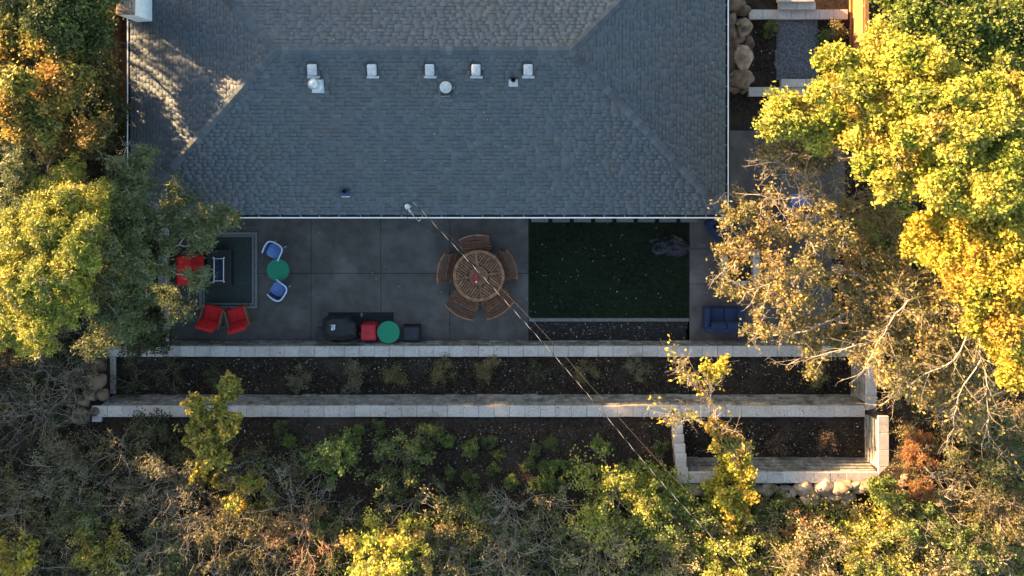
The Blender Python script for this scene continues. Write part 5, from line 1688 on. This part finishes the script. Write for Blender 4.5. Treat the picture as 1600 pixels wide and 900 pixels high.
# --- shrubs on the slope
S = 'shrub'
shrubs = [
    ('dark green shrub behind the short wall at the left of the patio', 215, 515, 36, 2.3, 'dark', dict(n=40, per=5)),
    ('tall dark shrub added under the junipers beside the house corner to block sun', 190, 400, 42, 3.0, 'dark', dict(n=40, per=4, leaf=(0.11, 0.07))),  # this and the next two: unseen filler closing a low sun gap
    ('dark shrub added under the junipers left of the short wall to block sun', 175, 470, 42, 3.0, 'dark', dict(n=40, per=4, leaf=(0.11, 0.07))),
    ('dark shrub added under the overhanging junipers nearest the house corner to block sun', 205, 330, 36, 2.6, 'dark', dict(n=34, per=4, leaf=(0.11, 0.07))),
    ('golden yellow shrub in full sun at the foot of the small wall', 1145, 775, 38, 1.5, 'gold', dict(n=30, per=5, leaf=(0.10, 0.06))),
    ('small yellow tuft leaning over the cap of the small wall', 1152, 725, 26, 2.0, 'gold', dict(n=16, per=4, leaf=(0.10, 0.06))),
    ('pale sage shrub below the left boulder pile', 90, 730, 48, 1.4, 'sage', dict(n=18, leafy=0.75)),
    ('pale sage shrub with grey twigs left of the yellow oak sapling', 255, 755, 50, 1.5, 'sage', dict(n=18, leafy=0.75, bark='bark_pale')),
    ('dull olive shrub at the left edge under the pale sage one', 28, 790, 46, 1.3, 'olive', dict(n=18, leafy=0.7)),
    ('mid green shrub left of centre among dark soil, lower left', 130, 815, 42, 1.1, 'green', dict(n=15, leafy=0.8)),
    ('bright orange gold shrub in the bottom left corner', 14, 872, 34, 1.8, 'gold', dict(n=20, leaf=(0.10, 0.06))),
    ('yellow tinged shrub on the bottom edge near the left corner', 155, 862, 38, 1.2, 'gold_dull', dict(n=20)),
    ('dark green shrub on the bottom edge below the sage shrub', 240, 868, 46, 1.1, 'green', dict(n=14, leafy=0.7)),
    ('broad olive green shrub on the bottom edge left of the red twigs', 345, 855, 52, 1.3, 'olive', dict(n=20, leafy=0.8)),
    ('small yellow oak bush below the yellow oak sapling', 385, 778, 30, 1.3, 'gold_dull', dict(n=14, per=4, leaf=(0.10, 0.06))),
    ('tangle of bare grey branches below the sage shrub', 300, 825, 42, 1.4, 'sage', dict(n=22, leafy=0.06, bark='bark', tip_r=0.0065)),
    ('bare grey brush at the left edge under the juniper', 40, 650, 55, 1.3, 'olive', dict(n=22, leafy=0.12, bark='bark', tip_r=0.0065)),
    ('bare pale twigs spreading over the left boulder pile', 95, 605, 42, 1.5, 'sage', dict(n=14, leafy=0.06, bark='bark_pale', tip_r=0.0065)),
    ('dark twiggy bush between the lower wall end and the sage shrubs', 190, 715, 50, 1.1, 'olive', dict(n=18, leafy=0.2)),
    ('low dark bush left of the yellow oak sapling by the lower wall', 240, 685, 34, 0.7, 'dark', dict(n=16)),
    ('red-brown bare brush pile on the lower slope', 480, 838, 52, 1.3, 'rust', dict(n=44, leafy=0.05, twigs=4, bark='bark_red', tip_r=0.0065)),
    ('dead forked branch bush right of the yellow oak bush', 440, 745, 36, 1.5, 'sage', dict(n=14, leafy=0.02, bark='bark_pale', tip_r=0.0065)),
    ('bright green shrub highest on the slope, left of centre', 520, 708, 40, 1.5, 'bright', dict(n=17, leaf=(0.10, 0.06))),
    ('mid green shrub right of the bright green one', 625, 725, 44, 1.3, 'green', dict(n=18, leaf=(0.10, 0.06))),
    ('small green shrub just under the lower wall at its middle', 665, 685, 24, 0.8, 'green', dict(n=10)),
    ('grey olive shrub left of the red-brown brush', 410, 838, 40, 1.1, 'olive', dict(n=18)),
    ('bare tan tangle above the lime shrub on the bottom edge', 645, 800, 42, 1.4, 'tan', dict(n=16, leafy=0.25, bark='bark_pale', tip_r=0.0065)),
    ('dense dark green shrub right of the tan tangle', 720, 800, 46, 1.3, 'green', dict(n=26)),
    ('glowing lime yellow shrub on the bottom edge left of centre', 600, 872, 56, 2.2, 'lime', dict(n=34, per=4, leaf=(0.10, 0.065))),
    ('olive shrub on the bottom edge right of the lime one', 690, 868, 48, 1.6, 'olive', dict(n=22)),
    ('bare violet-grey bush at the middle of the lower slope', 792, 800, 38, 1.4, 'sage', dict(n=26, leafy=0.04, bark='bark_pale', tip_r=0.0065)),
    ('grey-green wispy bush on the bottom edge at the middle', 800, 868, 52, 1.3, 'sage', dict(n=22, leafy=0.5, bark='bark_pale')),
    ('brown tangled bush left of the big sunny one', 858, 800, 42, 1.3, 'brown', dict(n=18, leafy=0.25, bark='bark_pale', tip_r=0.0065)),
    ('big sunny yellow green tangle below the end of the bed wall', 965, 785, 66, 1.9, 'evergreen', dict(n=40, leaf=(0.09, 0.06), bark='bark_pale')),
    ('sunny yellow green bush left of the stepped wall corner', 1030, 770, 40, 1.5, 'evergreen', dict(n=20, leaf=(0.09, 0.06), bark='bark_pale')),
    ('fresh green shrub below the sunny tangle', 1060, 825, 50, 1.5, 'bright', dict(n=28)),
    ('straw coloured bush on the bottom edge below the sunny tangle', 945, 865, 55, 1.3, 'tan', dict(n=26, leafy=0.6, bark='bark_pale')),
    ('straw and green bush on the bottom edge below the fresh green shrub', 1050, 880, 48, 1.4, 'tan', dict(n=22, leafy=0.7, bark='bark_pale')),
    ('lime shrub on the bottom edge below the golden shrub', 1135, 882, 42, 1.6, 'lime', dict(n=24)),
    ('dark green bush right of the golden shrub below the rocks', 1212, 816, 34, 0.7, 'green', dict(n=18)),
    ('rusty red bush below the rock row', 1250, 836, 36, 0.9, 'rust', dict(n=20, leafy=0.8)),
    ('low green bush among the rocks below the small wall', 1302, 808, 22, 0.5, 'green', dict(n=12)),
    ('fresh green shrub at the right corner of the small wall', 1386, 774, 24, 1.1, 'bright', dict(n=20)),
    ('sunny straw yellow thicket on the bottom edge, right of centre', 1270, 872, 56, 1.5, 'tan', dict(n=34, bark='bark_pale')),
    ('sunny lime thicket on the bottom edge beside the straw yellow one', 1375, 860, 58, 1.6, 'lime', dict(n=36, leaf=(0.08, 0.05), bark='bark_pale')),
    ('golden bush just below the rock row', 1350, 836, 30, 1.0, 'gold', dict(n=18)),
    ('green bush below the grey stone heap', 1440, 820, 38, 1.4, 'bright', dict(n=24)),
    ('straw coloured thicket on the bottom edge near the right', 1460, 880, 50, 1.5, 'tan', dict(n=26, bark='bark_pale')),
    ('green leafy bush low at the right, above pale branches', 1515, 855, 42, 1.6, 'bright', dict(n=22)),
    ('pale bare branches in the bottom right corner', 1560, 875, 48, 1.6, 'tan', dict(n=14, leafy=0.25, bark='bark_pale', tip_r=0.0065)),
    ('bare bent saplings right of the grey stone heap', 1490, 790, 36, 1.5, 'tan', dict(n=10, leafy=0.05, bark='bark_pale', tip_r=0.0065)),
    ('dark green shrub at the right edge below the bare oak', 1565, 715, 60, 2.0, 'green', dict(n=32)),
    ('olive shrub at the right edge above the pale branches', 1565, 800, 50, 1.6, 'olive', dict(n=24)),
    ('olive bush right of the rusty mounds under the bare oak', 1500, 690, 46, 1.4, 'olive', dict(n=20)),
    ('taller soil mound on the right slope, built as a rusty orange shrub', 1438, 705, 24, 0.9, 'rust', dict(n=30, per=5, leaf=(0.05, 0.03), spread=0.04, bark='bark_red')),  # both mounds: sunlit soil, warm light put into the rust leaf colour
    ('smaller soil mound below the taller one, built as a rusty orange shrub', 1440, 772, 22, 0.8, 'rust', dict(n=26, per=5, leaf=(0.05, 0.03), spread=0.04, bark='bark_red')),
    ('low green herb bush left of the gravel path', 1203, 44, 11, 0.4, 'green', dict(n=8, leafy=0.7)),
    ('pale leafed bush between the gravel path and the fence', 1308, 48, 13, 0.5, 'olive', dict(n=9, leafy=0.7)),
    ('small plant at the right edge of the gravel path', 1288, 60, 9, 0.3, 'green', dict(n=8)),
    ('reddish shrub, left one in the cut-out bed', 1218, 694, 15, 0.5, 'dullrust', dict(n=18, leafy=0.6, leaf=(0.05, 0.035))),
    ('reddish shrub, right one in the cut-out bed', 1292, 693, 15, 0.5, 'dullrust', dict(n=18, leafy=0.6, leaf=(0.05, 0.035))),
]
for i, (lb, px, py, r, hgt, pal, kw) in enumerate(shrubs):
    shrub(lb, px, py, r, hgt, pal, 300 + i * 3, **kw)
bed = [(206, 598, 24, 'brown'), (262, 582, 22, 'brown'), (338, 588, 16, 'dark'), (470, 592, 19, 'sage'), (548, 590, 21, 'sage'), (617, 587, 16, 'olive'), (694, 580, 17, 'olive'), (762, 577, 16, 'olive'), (838, 584, 15, 'dark'), (913, 582, 17, 'olive'), (997, 574, 17, 'sage'), (1275, 590, 15, 'olive')]
ords = ['first', 'second', 'third', 'fourth', 'fifth', 'sixth', 'seventh', 'eighth', 'ninth', 'tenth', 'eleventh', 'twelfth']
for i, (px, py, r, pal) in enumerate(bed):
    shrub('%s low %s shrub from the left in the bed between the long walls' % (ords[i], {'brown': 'brown', 'dark': 'dark green', 'sage': 'grey-green', 'olive': 'olive'}[pal]), px, py, r, 0.45, pal if pal != 'brown' else 'dark', 500 + i * 3,
          n=RR.randint(10, 16), per=4, leafy=0.6, leaf=(0.05, 0.03), spread=0.06, group='low shrubs in the bed between the long walls')
tufts = [(452, 690), (470, 735), (505, 752), (560, 672), (590, 668), (700, 740), (735, 700), (735, 750), (770, 735), (800, 752), (862, 694), (835, 703), (935, 697), (948, 700), (850, 730), (868, 728), (887, 733), (905, 735), (924, 730), (800, 757), (838, 757), (855, 755), (877, 757),
         (1033, 700), (990, 732), (825, 725), (765, 690), (700, 690), (440, 670), (780, 710)]
for i, (px, py) in enumerate(tufts):
    shrub('low green ground cover clump on the dark slope under the lower wall', px, py, RR.uniform(7, 12), 0.24, 'green' if i % 3 else 'bright', 600 + i * 3, n=9, per=3, leaf=(0.05, 0.035), spread=0.04, group='ground cover clumps on the dark slope', name='ground_cover_plant', cat_='plant')

# fallen logs
for i, (x0, y0, x1, y1, r0, lb) in enumerate([(1452, 745, 1500, 728, 0.11, 'fallen grey log right of the rusty mounds'), (1478, 772, 1528, 726, 0.085, 'thin fallen trunk crossing the right slope'), (1510, 812, 1552, 848, 0.05, 'broken pale branch lying near the right edge')]):
    za, zb = float(hz(*P(x0, y0, 2).to_tuple()[:2])) + 0.15, float(hz(*P(x1, y1, 2).to_tuple()[:2])) + 0.25
    a, b = P(x0, y0, za), P(x1, y1, zb)
    pts = [a + (b - a) * t + Vector((0, 0, 0.03 * math.sin(3 * t))) + Vector((RR.gauss(0, 0.02), RR.gauss(0, 0.02), 0)) for t in np.linspace(0, 1, 7)]
    lo = tube_obj('fallen_log', path_segs(pts, r0, r0 * 0.7), M['bark'], None, 10)
    tag(lo, lb, 'log')


# --- litter, chips and undergrowth that nobody could count
def scatter(name, pts, L, W, cols, m, lift=0.012, tilt_=0.35):
    pts = np.asarray(pts)
    n = len(pts)
    z = hz(pts[:, 0], pts[:, 1]) if pts.shape[1] == 2 else pts[:, 2]
    nv_ = NR.normal(0, tilt_, (n, 3))
    nv_[:, 2] = 1
    nv_ /= np.linalg.norm(nv_, axis=1, keepdims=True)
    a = NR.uniform(0, 6.28, n)
    dv = np.stack([np.cos(a), np.sin(a), np.zeros(n)], 1)
    dv -= nv_ * np.sum(dv * nv_, axis=1, keepdims=True)
    sd = np.cross(nv_, dv)
    ln = (L * NR.uniform(0.5, 1.5, n))[:, None]
    wd = (W * NR.uniform(0.6, 1.4, n))[:, None]
    c = np.stack([pts[:, 0], pts[:, 1], z + lift * NR.uniform(0.6, 1.8, n)], 1)
    V = np.zeros((n, 4, 3))
    V[:, 0], V[:, 2] = c - dv * ln / 2, c + dv * ln / 2
    V[:, 1], V[:, 3] = c + sd * wd / 2 + nv_ * wd * 0.2, c - sd * wd / 2 + nv_ * wd * 0.2
    cc_ = np.asarray(cols)[NR.integers(0, len(cols), n)] * NR.uniform(0.7, 1.3, (n, 1))
    o = link(name, np_mesh(name, V.reshape(-1, 3), np.arange(4 * n).reshape(-1, 4), np.repeat(cc_, 4, 0)), m)
    return tag(o, kind='stuff')


def rnd_rect(x0, y0, x1, y1, n):
    return np.stack([NR.uniform(x0, x1, n), NR.uniform(y0, y1, n)], 1)


yA, yB = P(0, 558, 0.5).y - 0.05, P(0, 615, 0.5).y + 0.03
hillpts = rnd_rect(-15.5, -14.2, 15.5, -8.6, 40000)
bad = (hillpts[:, 0] > 5.0) & (hillpts[:, 0] < 12.0) & (hillpts[:, 1] > -10.35)
hillpts = hillpts[~bad]
bedpts = rnd_rect(-13.1, yB, 11.3, yA, 9000)
notch = rnd_rect(5.6, P(0, 712, 1.32).y, 11.4, -8.55, 2400)
lawnbed = rnd_rect(P(828, 0).x, P(0, 530).y, P(1076, 0).x, P(0, 504).y, 1800)
sidep = rnd_rect(P(1172, 0).x, P(0, 122).y, P(1212, 0).x, P(0, 32).y, 700)
sidep2 = rnd_rect(P(1279, 0).x, P(0, 122).y, P(1324, 0).x, P(0, 32).y, 800)
leftp = rnd_rect(-17, -6, -12.3, 6, 5000)
dark = [(0.03, 0.024, 0.018), (0.045, 0.035, 0.026), (0.02, 0.016, 0.013), (0.06, 0.045, 0.032), (0.035, 0.034, 0.02)]
pale = [(0.40, 0.36, 0.31), (0.30, 0.25, 0.2), (0.5, 0.47, 0.43), (0.24, 0.18, 0.11)]
scatter('mulch_chips', np.concatenate([hillpts[:24000], bedpts[:6500], notch[:1800], lawnbed[:1300], sidep, sidep2, leftp]), 0.07, 0.028, dark, M['chip'], 0.015, 0.6)
scatter('leaf_litter', np.concatenate([hillpts[24000:31500], bedpts[6500:8200], notch[1800:2100], lawnbed[1300:1700], leftp[:900]]), 0.045, 0.026, [(0.16, 0.12, 0.08), (0.22, 0.17, 0.12), (0.10, 0.085, 0.06), (0.26, 0.23, 0.19)], M['dead_leaf'], 0.02, 0.5)
bright = np.concatenate([hillpts[31500:32400], bedpts[:330], notch[:95], lawnbed[:45], sidep[:14], sidep2[:12]])
scatter('pale_leaf_litter', bright, 0.055, 0.034, pale, M['dead_leaf'], 0.03, 0.4)
lp = rnd_rect(ax + 0.1, ay + 0.1, bx - 0.1, by - 0.1, 10)
la, lb_, lc_, ld_ = rect_px(828, 347, 1075, 495, 0.0)
lpt = np.concatenate([rnd_rect(la, lb_, lc_, ld_, 65), rnd_rect(P(500, 0).x, P(0, 528).y, P(825, 0).x, P(0, 350).y, 60), rnd_rect(P(1080, 0).x, P(0, 528).y, P(1150, 0).x, P(0, 350).y, 14)])
scatter('fallen_leaves', np.concatenate([lpt, np.where((lpt[:, 0:1] > la), 0.05, 0.004) * np.where(lpt[:, 0:1] > P(1078, 0).x, 0.1, 1)], 1), 0.042, 0.028, [(0.36, 0.31, 0.16), (0.42, 0.38, 0.28), (0.25, 0.2, 0.1)], M['dead_leaf'], 0.006, 0.3)

deb = []
for (x0, x1, y0, y1, zc_, k_) in [(170, 1330, 542, 556, w1z, 60), (150, 1350, 636, 650, w2z, 170), (1062, 1385, 740, 754, w3z, 70), (247, 262, 345, 535, w4z, 30), (166, 179, 560, 612, w1z - 0.02, 40)]:
    for _ in range(k_):
        q = P(RR.uniform(x0, x1), RR.uniform(y0, y1), zc_)
        deb.append((q.x, q.y, zc_ + 0.004))
scatter('cap_debris', np.array(deb), 0.045, 0.025, [(0.05, 0.035, 0.025), (0.09, 0.06, 0.035), (0.035, 0.03, 0.025), (0.16, 0.12, 0.06)], M['dead_leaf'], 0.008, 0.25)

rl = []
for _ in range(46):
    x_, y_ = RR.uniform(EX0 + 0.3, EX1 - 0.3), RR.uniform(EY0 + 0.3, 5.5)
    rl.append((x_, y_, roof_z(x_, y_) + 0.018))
scatter('roof_debris', np.array(rl), 0.045, 0.03, [(0.3, 0.26, 0.18), (0.16, 0.12, 0.07), (0.4, 0.38, 0.33)], M['dead_leaf'], 0.006, 0.3)

# undergrowth: low leaves and crossing twigs over the slope and the wild edges
pu = Plant(900)


def under(x0, y0, x1, y1, n, pal, leafy, hg=0.35, density=None):
    for _ in range(n):
        x, y = pu.r.uniform(x0, x1), pu.r.uniform(y0, y1)
        if 4.9 < x < 12.1 and y > -10.5:
            continue
        z = float(hz(x, y))
        a = pu.r.uniform(0, 6.28)
        pu.spray((x, y, z + pu.r.uniform(0.02, hg)), (math.cos(a), math.sin(a), pu.r.uniform(-0.1, 0.5)), pu.r.uniform(0.25, 0.65), 0.006, pal, 3, 3, leafy, 0.3, 0.0)


under(-16.5, -14.0, -6.5, -9.2, 680, 'olive', 0.45, 0.6)
under(-16.5, -14.0, -6.5, -9.2, 230, 'dark', 0.8, 0.6)
under(-6.5, -14.0, 4.5, -11.2, 560, 'green', 0.5, 0.6)
under(-6.5, -14.0, 6, -10.8, 390, 'green', 0.8, 0.6)
under(4.5, -14.2, 16.5, -10.7, 840, 'tan', 0.65, 0.6)
under(4.5, -14.2, 16.5, -10.9, 630, 'evergreen', 0.8, 0.6)
under(12.2, -11, 16.5, -6.8, 390, 'olive', 0.5, 0.6)
under(-17.5, -8.5, -13.9, -2.0, 480, 'dark', 0.7, 0.6)
under(-17.5, -2.0, -13.6, 6.2, 450, 'dark', 0.9, 1.2)
under(12.3, -6.5, 17.5, 6.2, 630, 'dark', 0.8, 1.0)
uo = pu.leaves('undergrowth', 0.075, 0.045, 0.06, None, M['leaf'], (0, 0, 0))
tag(uo, kind='stuff')
ut = tube_obj('undergrowth_twigs', pu.segs, M['bark'], None, 3)
tag(ut, kind='stuff')

pb = Plant(950)
for (x0, x1, y0, y1, k_) in [(-16.5, -5.5, -13.8, -9.6, 95), (-5.5, 4.5, -13.8, -11.2, 55), (4.5, 16, -14, -11.0, 70), (12.4, 16, -11, -7, 30), (-17, -13.8, -8.5, -5.5, 40)]:
    for _ in range(k_):
        x, y = pb.r.uniform(x0, x1), pb.r.uniform(y0, y1)
        z = float(hz(x, y))
        for _ in range(3):
            a = pb.r.uniform(0, 6.28)
            pb.spray((x + pb.r.gauss(0, 0.08), y + pb.r.gauss(0, 0.08), z + pb.r.uniform(0.2, 0.6)), (math.cos(a), math.sin(a), pb.r.uniform(0.4, 1.4)), pb.r.uniform(0.7, 1.3), 0.0075, 'olive', 2, 2, 0.0, 0.2, -0.02)
tag(tube_obj('brush_twigs', pb.segs, M['bark_pale'], None, 3), kind='stuff')


# --- unseen trees added beyond the left edge to shade the garden and roof
def far_tree(x, y, h, r, seed, pal='green', clumps=26, leaf_len=0.26):
    zb = float(hz(x, y))
    root = empty('offscreen_shade_tree', (x, y, zb), 0, 'unseen green tree added beyond the left edge to shade the garden', 'tree', 'unseen shade trees added left of the garden')
    pl = Plant(seed)
    rnd = pl.r
    tr = path_segs([(x, y, zb - 0.1), (x + 0.1, y, zb + h * 0.5)], 0.2, 0.12)
    for _ in range(clumps):
        a, k = rnd.uniform(0, 6.28), math.sqrt(rnd.random())
        el = rnd.uniform(0.25, 1.0)
        sh = math.sin(math.pi * min(1, 0.15 + 0.85 * el)) ** 0.6 if el < 0.95 else 0.3
        c = (x + r * k * sh * math.cos(a), y + r * k * sh * math.sin(a), zb + h * el - 0.5)
        pts = pl.limb((x + 0.1, y, zb + h * 0.4 * el), c, 0.06, 0.02, 5, 0.06)
        for _ in range(12):
            b_ = rnd.uniform(0, 6.28)
            e_ = rnd.uniform(-0.5, 0.9)
            pl.spray(pts[-1], (math.cos(b_) * math.cos(e_), math.sin(b_) * math.cos(e_), math.sin(e_)), rnd.uniform(0.5, 1.0), 0.012, pal, 2, 3, 1.0, 0.2, 0.02)
    tube_obj('trunk', tr, M['bark'], root, 8, (x, y, zb))
    tube_obj('branches', pl.segs, M['bark'], root, 3, (x, y, zb))
    pl.leaves('crown', leaf_len, leaf_len * 0.68, 0.16, root, M['leaf'], (x, y, zb))


for i, (x, y, h, r, *dn) in enumerate([(-21, -9, 3.6, 2.4), (-22, -5, 4.2, 2.5), (-20.5, -1.5, 4.6, 2.3), (-22.5, 2.5, 5.0, 2.6), (-21.5, 4.9, 5.2, 2.3), (-20.5, 12.1, 6.7, 2.4), (-16.5, 13.2, 6.1, 2.3), (-23, 15, 7.9, 2.6), (-14.2, 9.8, 6.2, 2.0), (-19, 17.6, 7.6, 2.6, 12, 0.085), (-22.5, 18.2, 8.2, 2.4, 10, 0.085), (-24.5, 20, 9.6, 2.8), (-15.5, 16.5, 6.5, 2.2), (-22.8, 10.0, 7.0, 2.0, 13, 0.085), (-24.5, 8.6, 6.6, 1.7, 11, 0.085), (-25, -13, 5.0, 2.6)]):  # thin small-leaved crowns are there to filter sun into soft roof dapples
    far_tree(x, y, h, r, 700 + i * 3, 'green', *dn)
print('leaves', NLEAF[0], 'objects', len(bpy.data.objects))
